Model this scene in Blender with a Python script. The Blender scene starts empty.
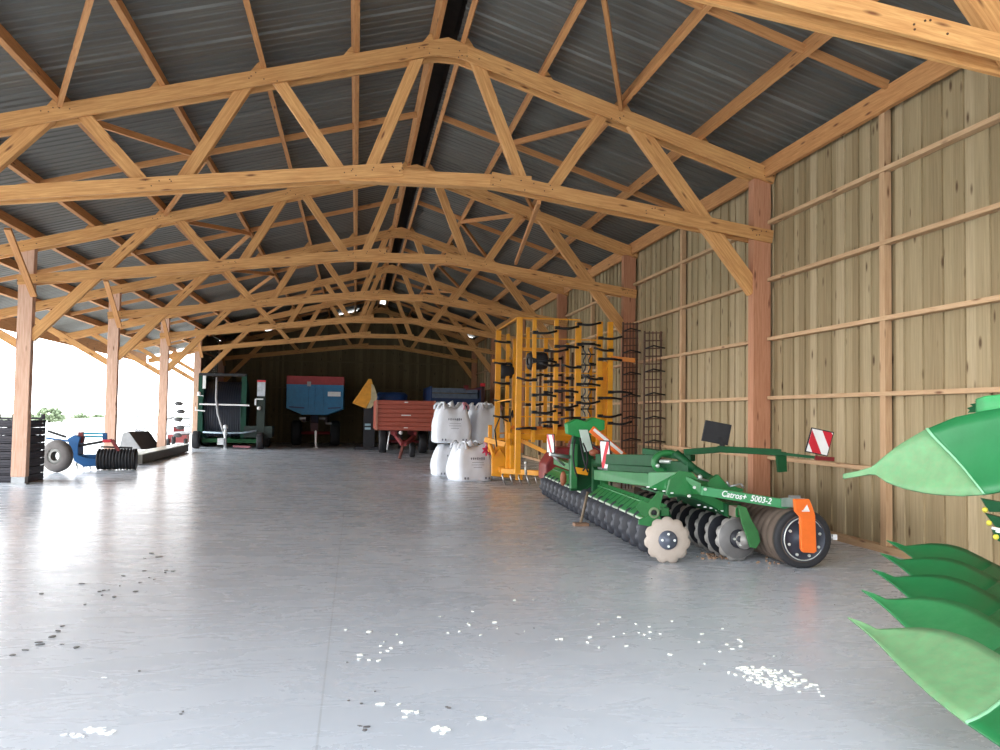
import bpy, bmesh, math, random
from mathutils import Vector as V, Matrix
random.seed(7)
SC = bpy.context.scene
COL = SC.collection
PI = math.pi

# ---------------------------------------------------------------- camera model
FPX, YAW, PITCH, ROLL, EYE = 879.46, .1620, .0457, .0157, 1.640
_r0 = V((math.cos(YAW), -math.sin(YAW), 0))
FW = V((math.sin(YAW)*math.cos(PITCH), math.cos(YAW)*math.cos(PITCH), math.sin(PITCH)))
_u0 = V((-math.sin(YAW)*math.sin(PITCH), -math.cos(YAW)*math.sin(PITCH), math.cos(PITCH)))
RT = math.cos(ROLL)*_r0 + math.sin(ROLL)*_u0
UP = math.cos(ROLL)*_u0 - math.sin(ROLL)*_r0
CP = V((0, 0, EYE))
def ray(u, v): return (u-500)/FPX*RT - (v-375)/FPX*UP + FW
def ax(u, v, i, val):
    r = ray(u, v); return CP + r*((val-CP[i])/r[i])
def Xp(u, v, x): return ax(u, v, 0, x)      # point of the sight line on the plane X = x
def Yp(u, v, y): return ax(u, v, 1, y)
def Zp(u, v, z=0.): return ax(u, v, 2, z)
def Dp(u, v, d): return CP + ray(u, v)*d

cam = bpy.data.cameras.new('camera'); cam.sensor_width = 36; cam.lens = FPX*36/1000
cam.clip_start = .05; cam.clip_end = 2000
co = bpy.data.objects.new('camera', cam); COL.objects.link(co)
M = Matrix.Identity(4)
for i in range(3):
    M[i][0] = RT[i]; M[i][1] = UP[i]; M[i][2] = -FW[i]; M[i][3] = CP[i]
co.matrix_world = M
SC.camera = co

# ---------------------------------------------------------------- mesh builder
class MB:
    def __init__(s): s.v = []; s.f = []; s.uv = []; s.mi = []; s.sm = []
    def face(s, idx, uv=None, mi=0, sm=False):
        s.f.append(tuple(idx)); s.uv.append(uv or [(0, 0)]*len(idx)); s.mi.append(mi); s.sm.append(sm)
    def beam(s, p, q, w, h, up=(0, 0, 1), mi=0, taper=None):
        p, q, up = V(p), V(q), V(up)
        d = (q-p); L = d.length; d.normalize()
        side = d.cross(up)
        if side.length < 1e-4: side = d.cross(V((0, 1, 0)))
        side.normalize(); u2 = side.cross(d)
        o = len(s.v); ou, ov = random.uniform(0, 50), random.uniform(0, 50)
        for e, (c, t) in enumerate(((p, 1), (q, taper or 1))):
            for a, b in ((-1, -1), (1, -1), (1, 1), (-1, 1)):
                s.v.append(c + side*(a*w/2*t) + u2*(b*h/2*t))
        acc = 0
        for k in range(4):
            k2 = (k+1) % 4; wd = w if k % 2 == 0 else h
            s.face((o+k, o+4+k, o+4+k2, o+k2), [(ou, ov+acc), (ou+L, ov+acc), (ou+L, ov+acc+wd), (ou, ov+acc+wd)], mi)
            acc += wd
        s.face((o, o+1, o+2, o+3), [(ou, ov), (ou, ov+w), (ou+.02, ov+w), (ou+.02, ov)], mi)
        s.face((o+7, o+6, o+5, o+4), [(ou, ov), (ou, ov+w), (ou+.02, ov+w), (ou+.02, ov)], mi)
        return s
    def box(s, c, sz, mi=0, rz=0):
        c = V(c); dx, dy, dz = sz
        s.beam(c - V((0, 0, dz/2)), c + V((0, 0, dz/2)), dx, dy, up=(-math.sin(rz), math.cos(rz), 0), mi=mi); return s
    def tube(s, pts, r, n=8, mi=0, cap=True, closed=False):
        pts = [V(p) for p in pts]; N = len(pts); o = len(s.v)
        rs = r if isinstance(r, (list, tuple)) else [r]*N
        prev = None; acc = 0
        for i, p in enumerate(pts):
            if closed: t = pts[(i+1) % N]-pts[i-1]
            else: t = pts[min(i+1, N-1)]-pts[max(i-1, 0)]
            t.normalize()
            if prev is None:
                a = t.orthogonal().normalized()
            else:
                a = prev - t*prev.dot(t)
                a = a.normalized() if a.length > 1e-5 else t.orthogonal().normalized()
            prev = a; b = t.cross(a)
            for k in range(n):
                th = 2*PI*k/n; s.v.append(p + a*(math.cos(th)*rs[i]) + b*(math.sin(th)*rs[i]))
        for i in range(N if closed else N-1):
            i2 = (i+1) % N
            for k in range(n):
                k2 = (k+1) % n
                s.face((o+i*n+k, o+i*n+k2, o+i2*n+k2, o+i2*n+k), [(i*.2, k/n), (i*.2, (k+1)/n), (i*.2+.2, (k+1)/n), (i*.2+.2, k/n)], mi, n > 5)
        if cap and not closed:
            s.face([o+k for k in range(n)][::-1], None, mi); s.face([o+(N-1)*n+k for k in range(n)], None, mi)
        return s
    def cyl(s, p, q, r, n=12, mi=0, r2=None): return s.tube([p, q], [r, r if r2 is None else r2], n, mi)
    def lathe(s, prof, org, axis, n=24, mi=0, rmod=None, a0=0):
        org, axis = V(org), V(axis).normalized(); a = axis.orthogonal().normalized()
        if abs(axis.z) < .9:
            a = V((0, 0, 1)) - axis*axis.z; a.normalize()
        b = axis.cross(a); o = len(s.v); m = len(prof)
        for k in range(n):
            th = a0+2*PI*k/n
            for j, (r, z) in enumerate(prof):
                rr = r*(rmod(k, j) if rmod else 1)
                s.v.append(org + axis*z + a*(math.cos(th)*rr) + b*(math.sin(th)*rr))
        for k in range(n):
            k2 = (k+1) % n
            for j in range(m-1):
                s.face((o+k*m+j, o+k2*m+j, o+k2*m+j+1, o+k*m+j+1), None, mi[j] if isinstance(mi, list) else mi, True)
        return s
    def prism(s, poly, vec, mi=0):
        poly = [V(p) for p in poly]; vec = V(vec); n = len(poly); o = len(s.v)
        nrm = V((0, 0, 0))
        for i in range(n): nrm += poly[i].cross(poly[(i+1) % n])
        if nrm.dot(vec) > 0: poly = poly[::-1]
        s.v += poly; s.v += [p+vec for p in poly]
        s.face(list(range(o, o+n)), [(p.x+p.y, p.z) for p in poly], mi)
        s.face(list(range(o+2*n-1, o+n-1, -1)), [(p.x+p.y, p.z) for p in poly[::-1]], mi)
        for i in range(n):
            j = (i+1) % n
            s.face((o+j, o+i, o+n+i, o+n+j), [(0, 0), (0, .1), (.1, .1), (.1, 0)], mi)
        return s
    def grid(s, rows, mi=0, sm=True):
        o = len(s.v); m = len(rows[0])
        for r in rows: s.v += [V(p) for p in r]
        for i in range(len(rows)-1):
            for j in range(m-1):
                a = o+i*m+j
                s.face((a, a+1, a+m+1, a+m), [(j/m, i/len(rows)), ((j+1)/m, i/len(rows)), ((j+1)/m, (i+1)/len(rows)), (j/m, (i+1)/len(rows))], mi, sm)
        return s
    def sphere(s, c, r, n=10, m=6, mi=0, sc=(1, 1, 1)):
        c = V(c); o = len(s.v)
        for i in range(m+1):
            ph = PI*i/m
            for k in range(n):
                th = 2*PI*k/n
                s.v.append(c+V((r*sc[0]*math.sin(ph)*math.cos(th), r*sc[1]*math.sin(ph)*math.sin(th), r*sc[2]*math.cos(ph))))
        for i in range(m):
            for k in range(n):
                k2 = (k+1) % n
                s.face((o+i*n+k, o+(i+1)*n+k, o+(i+1)*n+k2, o+i*n+k2), None, mi, True)
        return s
    def build(s, name, mats, parent=None, bevel=0, solid=0, sub=0):
        if not isinstance(mats, (list, tuple)): mats = [mats]
        off = wloc(parent) if parent else s_off(s)
        me = bpy.data.meshes.new(name)
        me.from_pydata([tuple(p-off) for p in s.v], [], s.f)
        uvl = me.uv_layers.new(name='UVMap')
        flat = []
        for u in s.uv:
            for a in u: flat += [a[0], a[1]]
        uvl.data.foreach_set('uv', flat)
        me.polygons.foreach_set('material_index', s.mi)
        me.polygons.foreach_set('use_smooth', s.sm)
        for m in mats: me.materials.append(m)
        me.update()
        o = bpy.data.objects.new(name, me); COL.objects.link(o)
        if parent: o.parent = parent
        else: o.location = off
        if bevel:
            b = o.modifiers.new('bevel', 'BEVEL'); b.width = bevel; b.segments = 2; b.limit_method = 'ANGLE'
        if solid:
            b = o.modifiers.new('solid', 'SOLIDIFY'); b.thickness = solid; b.offset = 0
        if sub:
            b = o.modifiers.new('sub', 'SUBSURF'); b.levels = sub; b.render_levels = sub
        return o
def s_off(mb):
    n = len(mb.v); lo = [min(p[i] for p in mb.v) for i in range(3)]; hi = [max(p[i] for p in mb.v) for i in range(3)]
    return V(((lo[0]+hi[0])/2, (lo[1]+hi[1])/2, lo[2]))
def wloc(o):
    l = V((0, 0, 0))
    while o: l = l + o.location; o = o.parent
    return l
def tag(o, label=None, cat=None, group=None, kind=None):
    if label: o['label'] = label
    if cat: o['category'] = cat
    if group: o['group'] = group
    if kind: o['kind'] = kind
    return o
def thing(name, label, cat, loc, group=None):
    o = bpy.data.objects.new(name, None); COL.objects.link(o); o.empty_display_size = .2
    o.location = V(loc); return tag(o, label, cat, group)
def solo(mb, name, mats, label, cat, group=None, **k): return tag(mb.build(name, mats, None, **k), label, cat, group)
def dup(root, loc, label, group=None):
    r = root.copy(); COL.objects.link(r); r.location = V(loc); r['label'] = label
    if group: r['group'] = group
    for ch in list(root.children):
        c = ch.copy(); COL.objects.link(c); c.parent = r
        for g in list(ch.children):
            d = g.copy(); COL.objects.link(d); d.parent = c
    return r

# ---------------------------------------------------------------- materials
def nt(name):
    m = bpy.data.materials.new(name); m.use_nodes = True
    t = m.node_tree; t.nodes.clear()
    out = t.nodes.new('ShaderNodeOutputMaterial'); b = t.nodes.new('ShaderNodeBsdfPrincipled')
    t.links.new(b.outputs[0], out.inputs[0]); return m, t, b
def N(t, k, **kw):
    n = t.nodes.new(k)
    for a, v in kw.items():
        if a in n.inputs: n.inputs[a].default_value = v
        else: setattr(n, a, v)
    return n
def ramp(t, stops, src):
    r = t.nodes.new('ShaderNodeValToRGB'); e = r.color_ramp.elements
    while len(e) < len(stops): e.new(.5)
    for i, (p, c) in enumerate(stops):
        e[i].position = p; e[i].color = (*c, 1) if len(c) == 3 else c
    t.links.new(src, r.inputs[0]); return r.outputs[0]
def mix(t, a, b, fac, mode='MIX'):
    n = t.nodes.new('ShaderNodeMix'); n.data_type = 'RGBA'; n.blend_type = mode
    for s, i in ((fac, 0), (a, 6), (b, 7)):
        if isinstance(s, (int, float)): n.inputs[i].default_value = s
        elif isinstance(s, tuple): n.inputs[i].default_value = (*s, 1)
        else: t.links.new(s, n.inputs[i])
    return n.outputs[2]
def lin(r, g, b):
    f = lambda c: (c/255/12.92) if c <= 10 else ((c/255+.055)/1.055)**2.4
    return (f(r), f(g), f(b))
def wood(name, dark, light, knot, rough=.7):
    m, t, b = nt(name)
    uv = N(t, 'ShaderNodeUVMap')
    mp = N(t, 'ShaderNodeMapping'); mp.inputs['Scale'].default_value = (.9, 14, 1); t.links.new(uv.outputs[0], mp.inputs[0])
    n1 = N(t, 'ShaderNodeTexNoise', Scale=2.5, Detail=6, Roughness=.6, Distortion=.6); t.links.new(mp.outputs[0], n1.inputs[0])
    base = ramp(t, [(.28, dark), (.72, light)], n1.outputs[0])
    mk = N(t, 'ShaderNodeMapping'); mk.inputs['Scale'].default_value = (1.6, 7, 1); t.links.new(uv.outputs[0], mk.inputs[0])
    vo = N(t, 'ShaderNodeTexVoronoi', Scale=1.0, Randomness=1.0); t.links.new(mk.outputs[0], vo.inputs[0])
    kn = ramp(t, [(.05, (1, 1, 1)), (.16, (0, 0, 0))], vo.outputs['Distance'])
    col = mix(t, base, knot, kn)
    oi = N(t, 'ShaderNodeObjectInfo')
    rv = ramp(t, [(0, (.86, .84, .82)), (1, (1.0, 1.0, 1.0))], oi.outputs['Random'])
    col = mix(t, col, rv, 1.0, 'MULTIPLY')
    t.links.new(col, b.inputs['Base Color']); b.inputs['Roughness'].default_value = rough
    bp = N(t, 'ShaderNodeBump', Strength=.15, Distance=.01); t.links.new(n1.outputs[0], bp.inputs['Height']); t.links.new(bp.outputs[0], b.inputs['Normal'])
    return m
def paint(name, c, rough=.45, metal=0, var=.25, dust=None, dustamt=.0, scale=6, spec=.5):
    m, t, b = nt(name)
    tc = N(t, 'ShaderNodeTexCoord')
    n = N(t, 'ShaderNodeTexNoise', Scale=scale, Detail=5, Roughness=.6); t.links.new(tc.outputs['Object'], n.inputs[0])
    d = tuple(x*(1-var) for x in c); l = tuple(min(1, x*(1+var*.6)) for x in c)
    col = ramp(t, [(.3, d), (.7, l)], n.outputs[0])
    if dust:
        n2 = N(t, 'ShaderNodeTexNoise', Scale=scale*2.3, Detail=8, Roughness=.7); t.links.new(tc.outputs['Object'], n2.inputs[0])
        k = ramp(t, [(.5-dustamt*.4, (1, 1, 1)), (.75, (0, 0, 0))], n2.outputs[0])
        k2 = N(t, 'ShaderNodeMath', operation='MULTIPLY'); t.links.new(k, k2.inputs[0]); k2.inputs[1].default_value = min(1, dustamt)
        col = mix(t, col, dust, k2.outputs[0])
    t.links.new(col, b.inputs['Base Color'])
    b.inputs['Roughness'].default_value = rough; b.inputs['Metallic'].default_value = metal
    b.inputs['Specular IOR Level'].default_value = spec
    return m

W_TRUSS = wood('glulam_timber', lin(190, 130, 74), lin(231, 178, 114), lin(118, 70, 36))
W_PURL = wood('purlin_timber', lin(180, 120, 70), lin(216, 160, 104), lin(108, 62, 34))
W_POST = wood('post_timber', lin(204, 156, 130), lin(236, 200, 178), lin(140, 92, 66))
W_GIRT = wood('girt_timber', lin(190, 150, 112), lin(216, 182, 144), lin(120, 80, 50))
W_POST_R = wood('shaded_post_timber', lin(178, 118, 86), lin(206, 150, 116), lin(112, 66, 42))  # darker copy of the post timber: less light on right posts, put into colour
BOLT = paint('bolt_steel', lin(92, 64, 44), .6, .2)
STEEL = paint('galvanised_steel', lin(170, 172, 174), .4, .7, .15)
BRIGHT = paint('bright_bolt', lin(215, 220, 215), .35, .5, .1)
GREEN = paint('green_paint', lin(16, 116, 56), .45, 0, .18, lin(110, 126, 92), .12)
GREEN_D = paint('dark_green_paint', lin(10, 74, 38), .6, 0, .25, spec=.3)
ORANGE = paint('orange_paint', lin(236, 112, 40), .4, 0, .1)
YELLOW = paint('yellow_paint', lin(240, 164, 22), .42, 0, .12, lin(190, 124, 40), .15)
BLACK = paint('black_rubber', lin(38, 38, 42), .7, 0, .3)
TINE = paint('black_tine_steel', lin(30, 28, 30), .45, .3, .3)
WHITE = paint('white_paint', lin(232, 232, 232), .5, 0, .06)
RED = paint('red_paint', lin(200, 30, 50), .45, 0, .12)
DISC = paint('dark_disc_steel', lin(36, 38, 48), .55, .1, .3, lin(70, 68, 68), .15)
DISC_W = paint('pale_disc_steel', lin(182, 170, 160), .55, .05, .08, lin(164, 146, 130), .3)
RUST = paint('rusty_steel', lin(100, 74, 62), .8, .1, .3)
DARKRED = paint('dark_red_paint', lin(120, 26, 30), .5, 0, .25)
GREY = paint('grey_paint', lin(150, 150, 152), .55, 0, .15)
BAG = None

# ---------------------------------------------------------------- light
w = bpy.data.worlds.new('overcast_sky'); SC.world = w; w.use_nodes = True
t = w.node_tree; bg = t.nodes['Background']
tc = N(t, 'ShaderNodeTexCoord'); sx = N(t, 'ShaderNodeSeparateXYZ'); t.links.new(tc.outputs['Generated'], sx.inputs[0])
sky = ramp(t, [(.0, (1., 1., 1.)), (.5, (.86, .94, 1.0)), (1, (.80, .90, 1.0))], sx.outputs['Z'])
t.links.new(sky, bg.inputs[0])
# the veiled sun stands low beyond the open left side: that part of the sky is brighter
dp = N(t, 'ShaderNodeVectorMath', operation='DOT_PRODUCT'); t.links.new(tc.outputs['Generated'], dp.inputs[0]); dp.inputs[1].default_value = V((-.93, .22, .28)).normalized()
mr = N(t, 'ShaderNodeMapRange', interpolation_type='SMOOTHSTEP'); t.links.new(dp.outputs['Value'], mr.inputs['Value'])
mr.inputs['From Min'].default_value = -.1; mr.inputs['From Max'].default_value = 1; mr.inputs['To Min'].default_value = 1.15; mr.inputs['To Max'].default_value = 4.6
t.links.new(mr.outputs[0], bg.inputs[1])
vs = SC.view_settings; vs.view_transform = 'Standard'; vs.look = 'None'; vs.gamma = 1; vs.use_curve_mapping = False; vs.exposure = 1.3

# ---------------------------------------------------------------- shed dimensions
BAY, Y1 = 7.0, 13.393
def T(n): return Y1 + (n-1)*BAY
XL, XR, XRI = -7.088, 6.452, 1.277
ZT, ML, MR = 7.434, .2596, .3239
def ztop(x): return ZT - ML*(XRI-x) if x < XRI else ZT - MR*(x-XRI)
XO, XE = -10.8, 6.75                       # outer edge of the overhang, right eave
YF, YB = 1.0, T(6)+.25

# floor slab
def floor_mat():
    m, t, b = nt('power_floated_concrete')
    tc = N(t, 'ShaderNodeTexCoord')
    n1 = N(t, 'ShaderNodeTexNoise', Scale=.35, Detail=6, Roughness=.6); t.links.new(tc.outputs['Object'], n1.inputs[0])
    mp = N(t, 'ShaderNodeMapping'); mp.inputs['Scale'].default_value = (.8, 1.7, 1); mp.inputs['Rotation'].default_value = (0, 0, .5); t.links.new(tc.outputs['Object'], mp.inputs[0])
    n2 = N(t, 'ShaderNodeTexNoise', Scale=2.0, Detail=9, Roughness=.68, Distortion=.7); t.links.new(mp.outputs[0], n2.inputs[0])
    base = ramp(t, [(.3, lin(184, 190, 199)), (.7, lin(202, 207, 215))], n1.outputs[0])
    stk = ramp(t, [(.32, (.95, .955, .96)), (.66, (1.02, 1.02, 1.02))], n2.outputs[0])
    col = mix(t, base, stk, .5, 'MULTIPLY')
    # saw-cut joints every 5 m
    gp = N(t, 'ShaderNodeNewGeometry'); sx = N(t, 'ShaderNodeSeparateXYZ'); t.links.new(gp.outputs['Position'], sx.inputs[0])
    def joint(out, off, per):
        a = N(t, 'ShaderNodeMath', operation='ADD'); t.links.new(out, a.inputs[0]); a.inputs[1].default_value = off
        p = N(t, 'ShaderNodeMath', operation='PINGPONG'); t.links.new(a.outputs[0], p.inputs[0]); p.inputs[1].default_value = per/2
        l = N(t, 'ShaderNodeMath', operation='LESS_THAN'); t.links.new(p.outputs[0], l.inputs[0]); l.inputs[1].default_value = .006
        return l.outputs[0]
    j = N(t, 'ShaderNodeMath', operation='MAXIMUM'); t.links.new(joint(sx.outputs[0], 65.15, 6.5), j.inputs[0]); t.links.new(joint(sx.outputs[1], 70-9.6, 7), j.inputs[1])
    jm = N(t, 'ShaderNodeMath', operation='MULTIPLY'); t.links.new(j.outputs[0], jm.inputs[0]); jm.inputs[1].default_value = .3
    col = mix(t, col, lin(120, 120, 122), jm.outputs[0])
    t.links.new(col, b.inputs['Base Color'])
    rr = ramp(t, [(.3, (.24,)*3), (.7, (.31,)*3)], n2.outputs[0]); t.links.new(rr, b.inputs['Roughness'])
    bp = N(t, 'ShaderNodeBump', Strength=.014, Distance=.02); t.links.new(n2.outputs[0], bp.inputs['Height']); t.links.new(bp.outputs[0], b.inputs['Normal'])
    return m
mb = MB(); mb.box(((XL-.5+XE)/2, (YB-5)/2, -.1), (XE-XL+.7, YB+5.4, .2))
fl = mb.build('floor', floor_mat()); tag(fl, kind='structure')
# yard and field outside
def ground_mat():
    m, t, b = nt('pale_yard')
    tc = N(t, 'ShaderNodeTexCoord'); g = N(t, 'ShaderNodeNewGeometry')
    sx = N(t, 'ShaderNodeSeparateXYZ'); t.links.new(g.outputs['Position'], sx.inputs[0])
    n = N(t, 'ShaderNodeTexNoise', Scale=.12, Detail=8); t.links.new(g.outputs['Position'], n.inputs[0])
    a = N(t, 'ShaderNodeMath', operation='MULTIPLY_ADD'); t.links.new(n.outputs[0], a.inputs[0]); a.inputs[1].default_value = 14; t.links.new(sx.outputs[0], a.inputs[2])
    d = N(t, 'ShaderNodeMath', operation='MULTIPLY'); t.links.new(a.outputs[0], d.inputs[0]); d.inputs[1].default_value = -.012
    col = ramp(t, [(.30, lin(214, 212, 206)), (.50, lin(138, 142, 112))], d.outputs[0])
    t.links.new(col, b.inputs['Base Color']); b.inputs['Roughness'].default_value = .9
    return m
mb = MB(); mb.box((-60, 60, -.26), (420, 420, .2)); tag(mb.build('ground', ground_mat()), kind='structure')

# ---------------------------------------------------------------- roof sheeting
def roof_mat():
    m, t, b = nt('dark_corrugated_steel')
    tc = N(t, 'ShaderNodeTexCoord')
    mp = N(t, 'ShaderNodeMapping'); mp.inputs['Scale'].default_value = (.35, 9, .35); t.links.new(tc.outputs['Object'], mp.inputs[0])
    n = N(t, 'ShaderNodeTexNoise', Scale=2.0, Detail=6, Roughness=.65); t.links.new(mp.outputs[0], n.inputs[0])
    col = ramp(t, [(.3, lin(82, 82, 78)), (.55, lin(98, 97, 92)), (.78, lin(122, 121, 114))], n.outputs[0])
    g = N(t, 'ShaderNodeNewGeometry'); sx = N(t, 'ShaderNodeSeparateXYZ'); t.links.new(g.outputs['Position'], sx.inputs[0])
    pp = N(t, 'ShaderNodeMath', operation='PINGPONG'); t.links.new(sx.outputs[1], pp.inputs[0]); pp.inputs[1].default_value = .525
    lap = ramp(t, [(.015, (1, 1, 1)), (.045, (0, 0, 0))], pp.outputs[0])
    n3 = N(t, 'ShaderNodeTexNoise', Scale=.7, Detail=3); t.links.new(g.outputs['Position'], n3.inputs[0])
    k = ramp(t, [(.4, (.1, .1, .1)), (.65, (.9, .9, .9))], n3.outputs[0])
    lm = N(t, 'ShaderNodeMath', operation='MULTIPLY'); t.links.new(lap, lm.inputs[0]); t.links.new(k, lm.inputs[1])
    col = mix(t, col, lin(150, 148, 142), lm.outputs[0])
    t.links.new(col, b.inputs['Base Color']); b.inputs['Roughness'].default_value = .55; b.inputs['Metallic'].default_value = .15
    return m
prof = []                                  # rib profile along the shed: (y, lift)
y = YF
while y < YB:
    for k in range(5):
        h, wd = (.042, .05) if k == 0 else (.016, .05)
        prof += [(y, 0), (y+.02, h), (y+.02+wd, h), (y+.04+wd, 0)]
        y += .21
RT_OFF = .235
mb = MB()
for side, xa, xb in ((0, XO-.2, XRI-.17), (1, XRI+.19, XE+.25)):
    rows = []; acc = 0
    for yy, hh in prof:
        rows.append([V((x, yy, (ZT - ML*(XRI-x)) if side == 0 else (ZT - MR*(x-XRI)))) + V((0, 0, RT_OFF*1.03+hh)) for x in (xa, xb)])
    mb.grid(rows, sm=False)
tag(mb.build('roof', roof_mat()), kind='structure')

# raised ridge vent: dark box-like hood over the open slot between the two slopes
mb = MB(); zr = ZT+.20
hood = [(XRI-.22, zr), (XRI-.20, zr+.40), (XRI, zr+.52), (XRI+.22, zr+.40), (XRI+.24, zr)]
mb.grid([[(x, y, z) for y in (YF, YB)] for x, z in hood], sm=False)
RH = mb.build('ridge_hood', paint('dark_ridge_hood', lin(58, 48, 42), .8), None, solid=.02); tag(RH, kind='structure'); RH.name = 'trim_1'
# ---------------------------------------------------------------- timber posts
ORD = ['', 'first', 'second', 'third', 'fourth', 'fifth', 'sixth']
def post(x, y, label):
    r = thing('timber_post', label, 'post', (x, y, 0), 'timber posts of the shed')
    h = ztop(x) if x < 0 else 5.55
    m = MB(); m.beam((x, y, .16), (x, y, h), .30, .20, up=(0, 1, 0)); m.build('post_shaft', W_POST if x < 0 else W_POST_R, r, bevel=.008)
    m = MB(); m.box((x, y, .08), (.27, .20, .16)); m.box((x, y, .012), (.36, .30, .024)); m.build('post_shoe', STEEL, r)
    return r
lr = {0: 'orange-brown timber post on the right wall nearest the camera, right of the green plough',
      1: 'tall reddish timber post on the right wall behind the striped marker board',
      2: 'reddish timber post on the right wall beside the tall rusty harrow frames',
      3: 'brown timber post on the right wall just above the yellow cultivator top',
      4: 'dim timber post on the right wall, fourth one back from the camera',
      5: 'dim timber post on the right wall next to the back wall corner post',
      6: 'dark timber post in the right corner of the back wall'}
ll = {1: 'pinkish timber post on the open left side, nearest the camera',
      2: 'pinkish timber post beside the stack of black crates on the open side',
      3: 'timber post on the open side behind the blue cultivator',
      4: 'slim timber post on the open side behind the grey loader bucket',
      5: 'pale timber post on the open side left of the dark green hose reel',
      6: 'timber post in the left corner of the dark back wall'}
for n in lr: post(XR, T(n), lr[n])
for n in ll: post(XL, T(n), ll[n])

# ---------------------------------------------------------------- roof trusses
def truss_proto(n, label):
    Y = T(n)
    r = thing('roof_truss', label, 'roof truss', (0, Y, 4.3), 'timber roof trusses')
    PO = .126                                        # planks sandwich the webs and the posts
    def bolts(m, pts):
        for (x, z) in pts:
            for k in range(5):
                bx, bz = x+random.uniform(-.26, .26), z+random.uniform(-.07, .07)
                m.cyl((bx, Y-PO-.024, bz), (bx, Y-PO-.034, bz), .010, 6, 1)
    # top chords
    D = .23
    def tc(x): return ztop(x) - D/2
    m = MB()
    for o in (-PO, PO): m.beam((XO+.05, Y+o, tc(XO+.05)), (XRI+.02, Y+o, tc(XRI)), .05, D)
    for o in (-PO, PO): m.prism([(XRI+a, Y+o-.026, ztop(XRI+a)-b) for a, b in ((-.3, 0), (0, 0), (.3, 0), (.3, D), (.12, D+.03), (-.12, D+.03), (-.3, D))], (0, .052, 0))
    bolts(m, [(-4.3, tc(-4.3)), (-1.5, tc(-1.5)), (.9, tc(.9)), (XL, tc(XL))]); m.build('top_chord', [W_TRUSS, BOLT], r)
    m = MB()
    for o in (-PO, PO): m.beam((XRI-.02, Y+o, tc(XRI)), (XR+.2, Y+o, tc(XR+.2)), .05, D)
    bolts(m, [(1.7, tc(1.7)), (4.1, tc(4.1)), (XR, tc(XR))]); m.build('top_chord', [W_TRUSS, BOLT], r)
    # bottom chords: two sloping ends and a spliced level middle
    H = .205
    def bl(x): return 4.303+(x-XL)*.1215+H/2
    def brr(x): return 5.09-(x-2.6)*.148+H/2
    m = MB()
    for o in (-PO, PO): m.beam((XL-.16, Y+o, bl(XL-.16)), (.62, Y+o, bl(.62)), .05, H)
    bolts(m, [(-2.9, bl(-2.9)), (0, bl(0)), (XL, bl(XL)), (.4, bl(.4))]); m.build('bottom_chord', [W_TRUSS, BOLT], r)
    m = MB(); m.beam((-.32, Y-.02, 5.225), (2.62, Y-.02, 5.265), .19, .20); m.build('bottom_chord', W_TRUSS, r)
    m = MB()
    for o in (-PO, PO): m.beam((1.98, Y+o, brr(1.98)+.0), (XR+.16, Y+o, brr(XR+.16)), .05, H)
    bolts(m, [(2.7, brr(2.7)), (2.2, brr(2.2)), (4.6, brr(4.6)), (XR, brr(XR))]); m.build('bottom_chord', [W_TRUSS, BOLT], r)
    # webs
    def web(x0, z0, x1, z1, w=.18, name='web_member'):
        m = MB(); m.beam((x0, Y, z0), (x1, Y, z1), .13, w, up=(0, 1, 0)) if False else m.beam((x0, Y, z0), (x1, Y, z1), w, .13, up=(0, 1, 0))
        m.build(name, W_TRUSS, r)
    for a, b in (((-4.05, ztop(-4.05)-.1), (-3.08, bl(-3.08))), ((-1.68, ztop(-1.68)-.1), (-2.62, bl(-2.62))),
                 ((-1.3, ztop(-1.3)-.1), (-.28, bl(-.28))), ((.86, ztop(.86)-.1), (.12, bl(.12))),
                 ((1.72, ztop(1.72)-.1), (2.48, 5.3)), ((3.82, ztop(3.82)-.1), (2.95, 5.2))):
        web(*a, *b)
    web(-4.45, ztop(-4.45)-.1, -6.98, 3.16, .22, 'knee_brace')
    web(4.28, ztop(4.28)-.1, 6.36, 3.72, .24, 'knee_brace')
    web(-9.7, ztop(-9.7)-.15, -7.18, 2.98, .17, 'knee_brace')
    # purlin cleats
    for x in PURL:
        m = MB(); s = -1 if x < XRI else 1; z = ztop(x)
        e = .06 if x < XRI else .06
        xx = x - s*(-.05) 
        m.prism([(x+s*.045, Y-.06, z-.0), (x+s*.24, Y-.06, ztop(x+s*.24)), (x+s*.10, Y-.06, z+.12), (x+s*.045, Y-.06, z+.14)], (0, .12, 0))
        m.build('purlin_cleat', W_TRUSS, r)
    return r
PURL = [-9.4, -8.2, -5.73, -4.27, -2.88, -1.456, -.1, 1.10, 1.50, 2.755, 4.04, 5.35]
tl = {0: 'pale timber roof truss cut off by the top right corner, nearest the camera',
      1: 'large timber roof truss spanning the full picture above the concrete floor',
      2: 'second full roof truss back, its left end on the post beside the black crates',
      3: 'third full roof truss back, left end on the post behind the blue cultivator',
      4: 'fourth full roof truss back, left end on the post behind the grey bucket',
      5: 'fifth full roof truss back, left end on the post beside the green hose reel',
      6: 'last dim roof truss standing against the dark back wall'}
tp = truss_proto(0, tl[0])
for n in range(1, 7): dup(tp, (0, T(n), 4.3), tl[n])
tp.location.y = 6.62

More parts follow.
